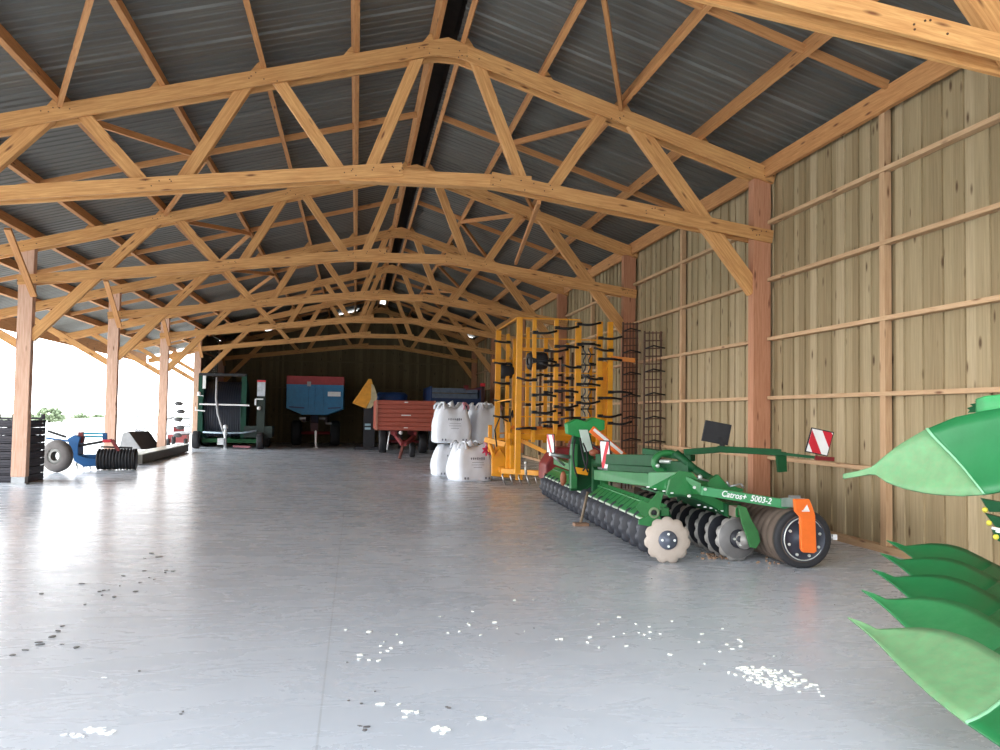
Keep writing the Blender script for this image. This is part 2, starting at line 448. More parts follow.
# ---------------------------------------------------------------- purlins
pl = {-9.4: 'outermost timber purlin under the open left overhang', -8.2: 'inner timber purlin under the open left overhang',
      -6.95: 'deep timber eave beam above the row of left posts', -5.73: 'timber purlin on the left slope next to the left eave beam',
      -4.27: 'timber purlin on the left slope, second up from the eave beam', -2.88: 'timber purlin midway up the left roof slope',
      -1.456: 'timber purlin on the left slope, third down from the ridge', -.1: 'timber purlin on the left slope, first below the ridge beams',
      1.10: 'wide-faced ridge purlin left of the dark ridge slot', 1.50: 'thin-looking ridge purlin right of the dark ridge slot',
      2.755: 'timber purlin on the right slope, first below the ridge', 4.04: 'timber purlin midway down the right roof slope',
      5.35: 'timber purlin on the right slope next to the right eave board'}
for x, lab in pl.items():
    nrm = V((-ML, 0, 1)) if x < XRI else V((MR, 0, 1)); nrm.normalize()
    c = V((x, 0, ztop(x))) + nrm*.112
    m = MB(); m.beam((c.x, YF, c.z), (c.x, YB-.05, c.z), .075, .222, up=nrm)
    solo(m, 'roof_purlin', W_PURL, lab, 'purlin', 'timber roof purlins')
m = MB(); m.beam((6.50, YF, 5.70), (6.50, YB-.2, 5.70), .07, .28)
solo(m, 'eave_board', W_PURL, 'wide orange eave board along the top of the right wall', 'beam')
m = MB(); m.beam((-10.9, YF, 4.30), (-10.9, YB-.2, 4.30), .06, .46)
tag(m.build('trim_2', W_PURL), kind='structure')

# ---------------------------------------------------------------- bracing of each bay under the sheeting
bl_ = {.5: 'thin roof bracing in the nearest bay, cut by the top edge', 1.5: 'thin roof bracing between the first and second full trusses',
       2.5: 'thin roof bracing between the second and third full trusses', 3.5: 'thin roof bracing between the third and fourth full trusses',
       4.5: 'thin roof bracing between the fourth and fifth full trusses', 5.5: 'thin dim roof bracing in front of the back wall truss'}
def bay(n, label):
    Y = Y1+(n-1)*BAY
    r = thing('roof_bracing', label, 'roof brace', (0, Y, 5), 'thin roof bracing of the bays')
    nl, nr = V((-ML, 0, 1)).normalized(), V((MR, 0, 1)).normalized()
    m = MB(); m.beam((-9.4, Y, ztop(-9.4)+.08), (1.06, Y, ztop(1.06)+.08), .05, .11); m.build('cross_batten', W_PURL, r)
    m = MB(); m.beam((1.54, Y, ztop(1.54)+.08), (6.46, Y, ztop(6.46)+.08), .05, .11); m.build('cross_batten', W_PURL, r)
    for xm, xn in ((-2.88, -4.25), (2.755, 4.02)):
        for s in (-1, 1):
            m = MB(); m.beam((xm, Y+s*.05, ztop(xm)-.02), (xn, Y+s*(BAY/2-.22), ztop(xn)-.04), .06, .10); m.build('diagonal_brace', W_PURL, r)
    # sloping strut from each left post head up to the eave beam, towards the camera
    if n > 1:
        yp = Y+BAY/2-.14
        m = MB(); m.beam((-6.9, yp, 4.05), (-6.93, yp-1.5, 5.2), .06, .13, up=(1, 0, 0)); m.build('eave_strut', W_PURL, r)
    return r
b0 = bay(1.5, bl_[1.5])
for n in bl_:
    if n != 1.5: dup(b0, (0, Y1+(n-1)*BAY, 5), bl_[n])
m = MB(); m.beam((2.80, T(1)+.16, 5.04), (3.64, T(2)-.16, 5.22), .06, .09); m.build('tie_lath', W_PURL, b0)

# ---------------------------------------------------------------- boarded walls
def clad_mat(name, cols):
    m, t, b = nt(name)
    uv = N(t, 'ShaderNodeUVMap'); sx = N(t, 'ShaderNodeSeparateXYZ'); t.links.new(uv.outputs[0], sx.inputs[0])
    fl = N(t, 'ShaderNodeMath', operation='FLOOR'); t.links.new(sx.outputs[1], fl.inputs[0])
    wn = N(t, 'ShaderNodeTexWhiteNoise', noise_dimensions='1D'); t.links.new(fl.outputs[0], wn.inputs['W'])
    base = ramp(t, [(0, cols[0]), (.5, cols[1]), (1, cols[2])], wn.outputs['Value'])
    mp = N(t, 'ShaderNodeMapping'); mp.inputs['Scale'].default_value = (.5, 2.6, 1); t.links.new(uv.outputs[0], mp.inputs[0])
    n = N(t, 'ShaderNodeTexNoise', Scale=2.6, Detail=6, Roughness=.65, Distortion=.5); t.links.new(mp.outputs[0], n.inputs[0])
    g = ramp(t, [(.3, (.74, .72, .66)), (.7, (1.08, 1.06, 1.02))], n.outputs[0])
    col = mix(t, base, g, 1., 'MULTIPLY')
    mk = N(t, 'ShaderNodeMapping'); mk.inputs['Scale'].default_value = (1.9, 1.1, 1); t.links.new(uv.outputs[0], mk.inputs[0])
    vo = N(t, 'ShaderNodeTexVoronoi', Scale=1.0); t.links.new(mk.outputs[0], vo.inputs[0])
    kn = ramp(t, [(.06, (1, 1, 1)), (.17, (0, 0, 0))], vo.outputs['Distance'])
    col = mix(t, col, cols[3], kn)
    t.links.new(col, b.inputs['Base Color']); b.inputs['Roughness'].default_value = .8
    return m
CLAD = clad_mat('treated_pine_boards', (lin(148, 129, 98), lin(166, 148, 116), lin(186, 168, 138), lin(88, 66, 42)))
CLAD_B = clad_mat('shaded_pine_boards', (lin(92, 82, 58), lin(106, 94, 68), lin(118, 104, 76), lin(50, 42, 30)))  # same cladding as the right wall, dimness of the back mixed into its colour
def boards(m, a, b, z0, ztopf, pos, inward, deep):
    """vertical boards between a and b; alternate boards stand proud of their neighbours"""
    x = a; i = 0
    while x < b:
        wd = random.choice((.13, .16, .19, .21)); x2 = min(b, x+wd+.012)
        off = .0 if i % 2 else .024
        p = pos(x, off); q = pos(x2, off)
        z1, z2 = ztopf(x), ztopf(x2); th = inward*-.022
        o = len(m.v); k = i+random.random()*.02
        m.v += [V((*p, z0)), V((*q, z0)), V((*q, z2)), V((*p, z1)), V((p[0]+th[0], p[1]+th[1], z0)), V((q[0]+th[0], q[1]+th[1], z0)), V((q[0]+th[0], q[1]+th[1], z2)), V((p[0]+th[0], p[1]+th[1], z1))]
        r0 = random.uniform(0, 30)
        L = z1-z0; f = [(r0, i+.02), (r0, i+.98), (r0+L, i+.98), (r0+L, i+.02)]
        m.face((o, o+1, o+2, o+3), f); m.face((o+5, o+4, o+7, o+6), f)
        for c, d in ((0, 1), (1, 2), (2, 3), (3, 0)):
            m.face((o+c, o+4+c, o+4+d, o+d), [f[c], f[c], f[d], f[d]])
        x += wd; i += 1
m = MB(); boards(m, YF, YB, -.05, lambda y: 5.92, lambda y, o: (6.66-o, y), V((-1, 0, 0)), 0)
wr = m.build('wall_right', CLAD); tag(wr, kind='structure')
def part(m, name, mat, parent, **k): return m.build(name, mat, parent, **k)
for z in (.045, 1.03, 1.985, 2.935, 3.895, 4.83):
    for n in range(0, 6):
        y0, y1 = T(n)+.14, T(n+1)-.14
        m = MB(); m.beam((6.575, y0, z), (6.575, y1, z), .11, .055 if z > .1 else .09); part(m, 'girt' if z > .1 else 'sole_plate', W_GIRT, wr)
for n in range(0, 6):
    y = T(n)+3.75; m = MB(); m.beam((6.585, y, 0), (6.585, y, 5.6), .09, .12, up=(0, 1, 0)); part(m, 'wall_stud', W_GIRT, wr)
m = MB(); boards(m, -7.2, 6.64, -.05, lambda x: ztop(x)+(.12 if (-1.25 < x < -.05 or 5.1 < x < 5.4 or 6.0 < x < 6.5 or -4.9 < x < -4.3) else .25), lambda x, o: (x, YB-.05-o), V((0, -1, 0)), 0)
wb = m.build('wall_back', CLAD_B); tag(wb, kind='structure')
for z in (.06, 1.5, 2.95, 4.4):
    m = MB(); m.beam((-6.9, YB-.13, z), (6.5, YB-.13, z), .08, .07); part(m, 'girt' if z > .1 else 'sole_plate', CLAD_B, wb)
# ================================================================ green disc harrow
def hx(y): return 3.52 + .05*(y-9.55)               # front row runs slightly askew of the shed
HR = thing('disc_harrow', 'green compact disc harrow with black notched discs, orange roller arm and striped marker boards', 'disc harrow', (3.6, 12.5, 0))
def notched(r, notches=11, sub=6, dish=.055):
    """profile and radius modulation for a scalloped concave disc"""
    n = notches*sub
    def rm(k, j):
        if j not in (3, 4): return 1
        ph = (k % sub)/sub
        return 1-.10*max(0, math.cos(2*PI*(ph-.5)))**1.2
    return n, rm, [(.0, .0), (r*.62, .012), (r, dish), (r, dish+.006), (r*.62, .02), (0, .008)], [0, 0, 1, 1, 0]
AXD = V((-.22, -1, .10)).normalized(); AXR = V((.34, -1, .12)).normalized()                # disc axis: concave side towards the near end
def disc_mesh(c, mat, hubmat, name='disc', sgn=1, rim=None, AXD=AXD):
    n, rm, pf, mis = notched(.262)
    pf = pf[:2]+[(.262*.86, .036)]+pf[2:]; mis = [0, 0, 1, 1, 1, 0]
    m = MB(); m.lathe([(a, -b*sgn) for a, b in pf], c, AXD, n, mis, rm, 0)
    d = m.build(name, [mat, rim or mat], HR)
    m = MB(); m.lathe([(0, .06), (.035, .058), (.05, .03), (.104, .022), (.108, .0), (0, 0)], V(c)+AXD*.0, AXD, 20)
    for k in range(4):
        th = PI/4+k*PI/2; a = AXD.orthogonal().normalized(); b = AXD.cross(a)
        q = V(c)+AXD*.02+(a*math.cos(th)+b*math.sin(th))*.068
        m.cyl(q, q+AXD*.03, .014, 8, 1)
    h = m.build('hub', [hubmat, BRIGHT], d)
    return d
d0 = disc_mesh((3.51, 9.55, .262), DISC_W, paint('blue_grey_hub', lin(92, 98, 112), .45, .2, .15)); d0['label'] = 'pale worn notched disc at the near end with grey hub'
proto = None
def disc_arm(parent, top, c, mat):
    m = MB(); top, c = V(top), V(c)
    mid = V((top.x+.02, top.y, (top.z+c.z)/2+.06)); hubp = V((c.x, c.y+.05, c.z+.02))
    m.beam(top, mid, .05, .085, up=(1, 0, 0)); m.beam(mid, hubp, .05, .07, up=(1, 0, 0)); return m.build('disc_arm', mat, parent)
NF = 30
RIM_F = paint('dull_disc_rim', lin(58, 60, 68), .5, .2, .2); RIM_R = paint('worn_disc_rim', lin(150, 146, 142), .45, .3, .2)
de = disc_mesh((hx(9.62)+.86, 9.62, .262), paint('silver_disc_steel', lin(120, 118, 118), .45, .3, .2, lin(90, 84, 80), .3), DISC, rim=RIM_R, AXD=V((.05, -1, .1)).normalized()); de['label'] = 'silver notched end disc of the rear row'
base = {}
for row, n, dx, y0, sp in ((0, 19, 0, 9.98, .40), (1, 10, .83, 9.98, .36)):
    for k in range(n):
        y = y0+k*sp; c = V((hx(y)+dx, y, .262))
        if row not in base:
            d = disc_mesh(c, DISC, BLACK, sgn=1, rim=RIM_F if row == 0 else RIM_R, AXD=AXD if row == 0 else AXR)
            a = disc_arm(HR, (c.x+.12, c.y+.06, .52), c, GREEN_D); base[row] = (d, a, c)
        else:
            d, a, c0 = base[row]
            for o in (d, a):
                q = o.copy(); COL.objects.link(q); q.parent = HR; q.location = c-c0
                for g in o.children:
                    e = g.copy(); COL.objects.link(e); e.parent = q
def hp(m, name, mat, parent=HR, **k): return m.build(name, mat, parent, **k)
# front gang tube with its sloping guard plate
def seg(y0, y1, dx0, z0, w, h, up=(0, 0, 1)): 
    m = MB(); m.beam((hx(y0)+dx0, y0, z0), (hx(y1)+dx0, y1, z0), w, h, up); return m
hp(seg(9.95, 17.3, .08, .535, .10, .10), 'front_gang_tube', GREEN, bevel=.01)
m = MB()
m.grid([[(hx(y)-.13, y, .415), (hx(y)-.125, y, .44), (hx(y)+.02, y, .55), (hx(y)+.10, y, .615)] for y in (9.95, 13.2)], sm=False)
m.grid([[(hx(y)-.13, y, .415), (hx(y)-.125, y, .44), (hx(y)+.02, y, .55), (hx(y)+.10, y, .615)] for y in (13.75, 17.4)], sm=False)
hp(m, 'guard_plate', GREEN, solid=.012)
m = MB()
for y0, y1 in ((9.97, 13.2), (13.75, 17.4)): m.beam((hx(y0)-.137, y0, .425), (hx(y1)-.137, y1, .425), .012, .022)
hp(m, 'guard_edge_strip', paint('pale_edge_strip', lin(176, 190, 170), .5))
for k in range(14):
    m = MB(); y = 10.1+k*.235; m.beam((hx(y)-.10, y, .463), (hx(y)+.07, y+.02, .593), .016, .012); hp(m, 'guard_rib', GREEN_D)
# near end bracket of the front tube: triangular plate with a square socket
m = MB(); yb = 9.72
m.prism([Yp(u, v, yb) for u, v in ((636, 506), (642, 500), (648, 503), (654, 497), (659, 491), (664, 492), (661, 503), (658, 514), (652, 521), (644, 517), (639, 511))], (0, .03, 0))
hp(m, 'end_bracket', paint('worn_green_bracket', lin(44, 116, 60), .5), bevel=.004)
m = MB(); m.lathe([(.0, .0), (.036, .0), (.04, .02), (.062, .02), (.066, -.03), (0, -.03)], (3.40, yb-.005, .55), (0, -1, 0), 16); hp(m, 'socket', paint('worn_socket', lin(120, 140, 104), .5)); m = MB(); m.lathe([(0, .006), (.035, .006), (.035, -.02), (0, -.02)], (3.40, yb-.005, .55), (0, -1, 0), 16); hp(m, 'socket_hole', BLACK)
# end disc carrier arm in front (curved shield above the pale disc)
m = MB()
m.prism([(3.22, 9.70, .42), (3.34, 9.70, .40), (3.5, 9.70, .44), (3.46, 9.70, .52), (3.36, 9.70, .53), (3.22, 9.70, .47)], (0, .04, 0)); hp(m, 'disc_shield', GREEN)
# second gang tube, rubber mounts and near carrier arm
m = MB(); y0, y1 = 9.6, 14.2
m.beam((hx(y0)+.87, y0, .57), (hx(y1)+.87, y1, .57), .125, .125)
hp(m, 'rear_gang_tube', paint('dusty_tube', lin(128, 112, 96), .7, 0, .25), bevel=.01)
m = MB()
for a, b, c, d in ((-.045, -.045, .045, -.045), (.045, -.045, .045, .045), (.045, .045, -.045, .045), (-.045, .045, -.045, -.045)):
    m.beam((hx(y0)+.87+a, 9.59, .57+b), (hx(y0)+.87+c, 9.59, .57+d), .02, .02, up=(0, 1, 0))
hp(m, 'tube_end_cap', GREEN)
for k in range(8):
    m = MB(); y = 9.85+k*.25; m.box((hx(y)+.87, y, .57), (.17, .13, .15)); hp(m, 'rubber_mount', GREEN_D)
m = MB(); yc = 9.52
m.prism([Yp(u, v, yc) for u, v in ((737, 505), (745, 507), (750, 519), (757, 531), (759, 541), (755, 548), (749, 547), (746, 537), (741, 523))], (0, -.035, 0))
hp(m, 'end_disc_arm', paint('worn_green_arm', lin(52, 112, 60), .5, 0, .2), bevel=.005)
m = MB(); m.lathe([(0, .06), (.05, .06), (.06, .03), (.10, .02), (.11, .0), (0, 0)], (4.44, 9.585, .255), (-.15, -1, 0), 24); hp(m, 'end_bearing', paint('worn_bearing', lin(150, 146, 142), .5, .2))
# arched green frame plate over the second row with white stickers
m = MB(); ya = 9.9
arch = [(3.66, ya, .92), (3.62, ya, .76), (3.66, ya, .70), (3.74, ya, .72), (3.86, ya, .72), (4.00, ya, .68), (4.18, ya, .60), (4.32, ya, .52), (4.40, ya, .53), (4.40, ya, .62), (4.22, ya, .70), (4.10, ya, .80), (4.02, ya, .90), (3.94, ya, 1.00), (3.78, ya, 1.02)]
m.prism(arch, (0, .05, 0)); hp(m, 'frame_plate', GREEN, bevel=.005)
m = MB()
m.grid([[V((x, y, z)) for y in (9.88, 10.9)] for x, z in ((3.64, .735), (3.80, .735), (3.98, .69), (4.18, .60), (4.33, .51))], sm=False)
hp(m, 'disc_cover', GREEN_D, solid=.02)
m = MB()
for u, v in ((612, 498), (648, 487), (655, 489), (664, 491), (672, 493), (699, 505), (705, 507), (711, 508), (717, 510), (722, 511), (727, 512), (732, 514), (736, 514)):
    if u < 640: continue
    m = MB(); p = Yp(u, v, 9.893); m.box(p, (.036, .004, .016)); hp(m, 'white_sticker', WHITE)
# folding wing beam (pale side) and the lower side rail that carries the lettering
m = MB()
m.prism([(3.62, 13.1, .68), (3.62, 13.1, .83), (3.70, 10.2, .955), (3.72, 10.2, .78)], (.16, 0, 0)); hp(m, 'wing_beam', GREEN, bevel=.008)
m = MB()
m.prism([(3.62, 14.0, .70), (3.62, 14.0, .82), (3.92, 17.2, .80), (3.92, 17.2, .68)], (.16, 0, 0)); hp(m, 'wing_beam', GREEN, bevel=.008)
m = MB(); m.prism([(3.60, 10.5, .77), (3.60, 10.5, .96), (3.78, 9.95, 1.0), (4.0, 9.8, .88), (4.0, 9.8, .75), (3.74, 9.95, .74)], (.14, .14, 0)); hp(m, 'wing_gusset', GREEN)
RA, RB = V((3.93, 9.62, .815)), V((4.955, 9.42, .665))
m = MB(); m.beam(RA, RB, .10, .105); hp(m, 'lettered_rail', paint('light_green_rail', lin(60, 140, 88), .45, 0, .12), bevel=.008)
dr = (RB-RA).normalized()
fc = bpy.data.curves.new('model_lettering', 'FONT'); fc.body = 'Catros+  5003-2'; fc.size = .096; fc.extrude = .002; fc.offset = .0016; fc.align_x = 'LEFT'; fc.shear = .15
fo = bpy.data.objects.new('model_lettering', fc); COL.objects.link(fo); fc.materials.append(WHITE); fo.parent = HR
nf = V((-dr.y, dr.x, 0)).normalized()*-1
xa = dr; za = nf; yaq = za.cross(xa)
Mx = Matrix((( xa.x, yaq.x, za.x, 0), (xa.y, yaq.y, za.y, 0), (xa.z, yaq.z, za.z, 0), (0, 0, 0, 1)))
dg = bpy.context.evaluated_depsgraph_get(); tm = bpy.data.meshes.new_from_object(fo.evaluated_get(dg)); tm.name = 'model_lettering'
wd_ = max(v.co.x for v in tm.vertices); k_ = .57/wd_
for v in tm.vertices: v.co.x *= k_
COL.objects.unlink(fo); bpy.data.objects.remove(fo)
fo = bpy.data.objects.new('model_lettering', tm); COL.objects.link(fo); fo.parent = HR
fo.matrix_local = Matrix.Translation(RA+dr*.22+nf*.054-yaq*.024-HR.location) @ Mx
m = MB(); m.cyl(RA+V((.02, -.06, .02)), RA+V((.02, -.075, .02)), .018, 8); m.cyl(RA+V((-.11, -.06, .04)), RA+V((-.11, -.075, .04)), .018, 8); m.cyl(RA+V((-.16, -.02, -.06)), RA+V((-.16, -.05, -.06)), .018, 8)
hp(m, 'rail_bolt', BRIGHT)
m = MB(); m.box(RB+V((-.02, 0, -.02)), (.05, .14, .2)); m.box(RB+V((.0, -.03, .10)), (.12, .06, .03)); hp(m, 'rail_clamp', STEEL)
# orange roller arm and its mark
m = MB(); yo = 9.06
m.prism([(4.755, yo, .775), (4.93, yo, .775), (4.965, yo, .70), (5.0, yo, .60), (5.015, yo, .205), (4.985, yo, .185), (4.86, yo, .195), (4.838, yo, .23), (4.828, yo, .58), (4.77, yo, .64)], (0, -.05, 0)); hp(m, 'roller_arm', ORANGE, bevel=.006)
m = MB(); m.beam((4.84, 9.06, .73), (4.86, 9.42, .70), .12, .1); hp(m, 'arm_bracket', STEEL)
m = MB(); ye = 9.009
m.prism([(4.855, ye, .655), (4.90, ye, .715), (4.925, ye, .655)], (0, -.004, 0)); m.prism([(4.84, ye, .64), (4.93, ye, .64), (4.93, ye, .652), (4.84, ye, .652)], (0, -.004, 0)); hp(m, 'maker_emblem', WHITE)
# packer roller: wedge rings on one drum
m = MB(); RC = V((4.93, 9.14, .325)); dirr = V((.05, 1, 0)).normalized()
pf = []
for k in range(40):
    z = k*.15; pf += [(.275, z), (.315, z+.02), (.324, z+.05), (.324, z+.09), (.315, z+.12), (.275, z+.14)]
m.lathe([(0, 0), (.2, 0)]+pf+[(0, 40*.15)], RC, dirr, 36); hp(m, 'packer_roller', paint('dusty_rubber', lin(96, 82, 72), .85, 0, .3))
m = MB(); m.lathe([(.262, .0), (.31, .012), (.328, -.01), (.328, -.06), (.25, -.06)], RC, -dirr, 40); hp(m, 'end_tyre', BLACK)
m = MB(); m.lathe([(0, .03), (.06, .03), (.065, .012), (.235, .012), (.24, .02), (.25, .02), (.252, 0), (0, 0)], RC, -dirr, 40)
for k in range(8):
    th = k*PI/4+.3; q = RC+V((math.cos(th)*.19, 0, math.sin(th)*.19))-dirr*.012; m.cyl(q, q-dirr*.02, .016, 8, 1)
m.tube([RC-dirr*.016+V((math.cos(k*PI/20)*.235, 0, math.sin(k*PI/20)*.235)) for k in range(40)], .007, 6, 1, closed=True)
hp(m, 'roller_end_plate', [paint('dark_hub_plate', lin(56, 60, 72), .5, .2), BRIGHT])
m = MB(); q_ = Yp(834, 537, 9.2); m.box(q_, (.05, .05, .06)); m.beam((5.0, 9.35, q_.z), q_, .03, .03); hp(m, 'scraper_stub', WHITE)
# middle: hydraulic linkages above the wing
m = MB()
m.tube([(4.02+.19*math.cos(a), 10.95+.02*math.sin(a), 1.06+.125*math.sin(a)) for a in [k*PI/10 for k in range(20)]], .042, 10, closed=True); hp(m, 'pivot_ring', GREEN)
m = MB(); m.beam((3.66, 13.0, 1.0), (3.90, 11.05, 1.08), .10, .15); m.beam((3.74, 12.6, .90), (4.0, 10.9, .95), .12, .10); m.beam((3.95, 11.2, .98), (4.1, 10.4, 1.0), .06, .2); m.beam((3.85, 11.4, 1.19), (4.26, 10.7, 1.13), .10, .08); hp(m, 'fold_link', GREEN_D, bevel=.008)
m = MB(); m.cyl((3.66, 13.2, .92), (3.86, 11.6, 1.05), .055, 12); hp(m, 'hydraulic_cylinder', GREEN_D); m = MB(); m.cyl((4.0, 10.6, 1.20), (4.16, 10.35, 1.0), .045, 12); m.cyl((4.16, 10.35, 1.0), (4.30, 10.1, .88), .05, 12); hp(m, 'hydraulic_cylinder', GREEN_D)
m = MB(); m.cyl((4.08, 10.47, 1.10), (4.19, 10.29, .965), .02, 10); m.cyl((3.84, 11.72, 1.04), (4.0, 10.8, 1.08), .025, 10); hp(m, 'cylinder_rod', BRIGHT)
m = MB(); m.prism([(4.10, 10.0, .87), (4.30, 10.0, .97), (4.40, 10.0, .86), (4.62, 10.0, .80), (4.60, 10.0, .74), (4.1, 10.0, .80)], (0, .08, 0)); hp(m, 'rail_gusset', GREEN)
m = MB()
for a, b in (((4.0, 9.95, .93), (4.16, 9.95, .90)), ((4.36, 9.9, .90), (4.40, 9.9, .84)), ((4.40, 9.9, .84), (4.54, 9.9, .87)), ((4.54, 9.9, .87), (4.58, 9.9, .82))): m.cyl(a, b, .012, 6)
hp(m, 'hydraulic_fitting', STEEL)
m = MB()
for p in ((3.86, 10.9, 1.02), (4.13, 10.85, 1.15), (4.08, 10.85, 1.0), (4.02, 9.88, .95)): m.sphere(p, .028, 8, 6)
hp(m, 'pin_head', BRIGHT)
# rear lighting carrier with the two marker boards
m = MB(); m.beam((4.06, 10.5, 1.215), (4.48, 10.4, 1.255), .07, .075); m.beam((4.46, 10.4, 1.262), (5.2, 10.2, 1.235), .07, .08); hp(m, 'lighting_bar', GREEN_D, bevel=.006)
m = MB(); m.beam((5.15, 10.2, 1.225), (5.66, 10.02, 1.175), .03, .035); hp(m, 'lighting_bar_end', GREEN_D)
m = MB(); m.prism([(5.14, 10.19, 1.25), (5.27, 10.19, 1.24), (5.28, 10.19, 1.0), (5.17, 10.19, .99)], (0, .05, 0)); hp(m, 'drop_bracket', GREEN_D)
def board(c, ux, uy, w, h, name, striped, t=.014, nst=2, flip=1, back=BLACK, slope=1.0, cover=.5, shift=0):
    """flat marker board: dark frame, white face and slanting red stripes"""
    c, ux, uy = V(c), V(ux).normalized(), V(uy).normalized(); n = ux.cross(uy).normalized()
    if n.y > 0: n = -n
    m = MB(); q = lambda a, b: c+ux*a*w/2+uy*b*h/2
    m.prism([q(-1, -1), q(1, -1), q(1, 1), q(-1, 1)], -n*t, 0)
    if striped:
        e = .92
        m.prism([q(-e, -e)+n*.001, q(e, -e)+n*.001, q(e, e)+n*.001, q(-e, e)+n*.001], n*.002, 1)
        span = w+h*slope; per = span/nst
        for k in range(-1, nst+1):
            s0 = -w/2*e - (h*slope if flip > 0 else 0) + (k+shift)*per
            poly = [(s0, -h/2*e), (s0+per*cover, -h/2*e), (s0+per*cover+flip*h*e*slope, h/2*e), (s0+flip*h*e*slope, h/2*e)]
            def clip(P, sx, lim):
                out = []
                for i in range(len(P)):
                    a, b = P[i-1], P[i]; ia, ib = sx*a[0] <= lim, sx*b[0] <= lim
                    if ia != ib:
                        tt = (sx*lim-a[0])/(b[0]-a[0]); out.append((sx*lim, a[1]+tt*(b[1]-a[1])))
                    if ib: out.append(b)
                return out
            poly = clip(clip(poly, 1, w/2*e), -1, w/2*e) if poly else poly
            if len(poly) > 2: m.prism([c+ux*a+uy*b+n*.003 for a, b in poly], n*.002, 2)
    return m.build(name, [back, WHITE, RED], HR)
b1 = board((5.605, 10.0, 1.375), (.29, 0, -.055), (.085, 0, .285), .30, .31, 'marker_board', True, flip=-1, nst=2, slope=.75, cover=.46, shift=.30); b1['label'] = 'square red and white striped marker board'
b2 = board((4.485, 10.48, 1.462), (.33, 0, -.055), (.05, 0, .24), .345, .265, 'marker_board', False, t=.03); b2['label'] = 'black rear face of a marker board'
m = MB(); m.beam((4.56, 10.43, 1.24), (4.52, 10.50, 1.42), .03, .05, up=(1, 0, 0)); hp(m, 'board_bracket', BLACK)
m = MB(); m.beam((5.56, 10.03, 1.18), (5.80, 10.02, 1.165), .05, .05); hp(m, 'rear_light', DARKRED)
# centre tower (headstock), its boards and lamps
TY = 13.75
m = MB()
m.prism([(3.42, TY, .45), (3.80, TY, .45), (3.80, TY, 1.05), (3.74, TY, 1.36), (3.46, TY, 1.36), (3.40, TY, 1.0)], (0, .10, 0))
m.prism([(3.66, TY-.45, .45), (3.86, TY-.45, .45), (3.86, TY-.45, .98), (3.66, TY-.45, .98)], (0, .10, 0)); hp(m, 'tower', GREEN_D, bevel=.01)
m = MB(); m.beam((3.84, TY-.42, .42), (3.84, TY-.42, 1.0), .13, .10); hp(m, 'tower_upright', GREEN, bevel=.008); m = MB(); m.beam((3.44, TY-.1, .5), (3.44, TY-.1, 1.2), .10, .10); hp(m, 'tower_upright', GREEN, bevel=.008)
m = MB(); yt = TY-.05
m.prism([(3.36, yt, 1.36), (3.34, yt, 1.52), (3.50, yt, 1.60), (3.66, yt, 1.56), (3.78, yt, 1.63), (3.96, yt, 1.58), (3.96, yt, 1.44), (3.78, yt, 1.36), (3.56, yt, 1.30)], (0, .22, 0)); hp(m, 'tower_head', paint('bright_green', lin(14, 140, 66), .4, 0, .15), bevel=.01)
m = MB(); m.prism([(3.52, yt-.06, 1.43), (3.66, yt-.06, 1.43), (3.74, yt-.10, 1.10), (3.60, yt-.10, 1.08)], (0, .02, 0)); hp(m, 'white_notice', paint('white_green_notice', lin(206, 226, 216), .5, 0, .05))
m = MB(); m.sphere((3.74, yt-.14, 1.07), .07, 12, 8, 0, (1.1, .7, .8)); hp(m, 'amber_lamp', paint('amber_lamp', lin(176, 104, 78), .3))
m = MB(); m.beam((3.60, 13.2, 1.45), (4.13, 13.2, 1.03), .06, .115, up=(.6, 0, .8)); hp(m, 'light_strip_housing', ORANGE, bevel=.008)
m = MB(); m.beam((3.63, 13.165, 1.445), (4.09, 13.165, 1.08), .012, .045, up=(.6, 0, .8)); hp(m, 'white_reflector_strip', WHITE)
b3 = board(Yp(605.5, 455, 12.6), (.16, -.30, 0), (.10, 0, -1), .20, .43, 'marker_board', True, flip=-1, nst=2, slope=.42, cover=.36, shift=.72); b3['label'] = 'narrow red and white striped marker board right of the tower'
b4 = board(Yp(550.5, 443.5, 13.6), (.10, -.30, 0), (.02, 0, -1), .22, .30, 'marker_board', True, flip=1, nst=2, slope=.40, cover=.36, shift=.60); b4['label'] = 'narrow red and white striped marker board left of the tower'
m = MB(); m.cyl((3.04, 13.6, 1.04), (3.45, 13.75, .98), .03, 8); m.cyl((3.72, 12.62, .86), (3.70, 13.1, .86), .025, 8); m.cyl((3.1, 13.6, 1.0), (3.3, 13.7, .86), .02, 8); hp(m, 'board_bracket', STEEL)
m = MB(); m.beam((3.45, yt-.12, .79), (3.66, yt-.12, .76), .02, .10); hp(m, 'yellow_plate', YELLOW)
m = MB()
for a, b, c in (((3.42, 13.5, 1.28), (3.30, 13.3, .95), (3.44, 13.4, .70)), ((3.55, 13.5, 1.22), (3.62, 13.2, .95), (3.50, 13.3, .80)), ((3.7, 13.5, 1.2), (3.9, 13.1, 1.02), (3.9, 12.6, .95)), ((3.5, 13.5, 1.3), (3.46, 13.2, 1.0), (3.58, 13.3, .78))): m.tube([V(a)*(1-t)**2+2*V(b)*t*(1-t)+V(c)*t*t for t in [k/8 for k in range(9)]], .014, 6)
hp(m, 'hydraulic_hose', BLACK)
m = MB(); m.sphere((3.26, 13.6, .66), .075, 10, 8, 0, (.7, .7, 1.6)); hp(m, 'accumulator', paint('rusty_accumulator', lin(140, 80, 50), .6))
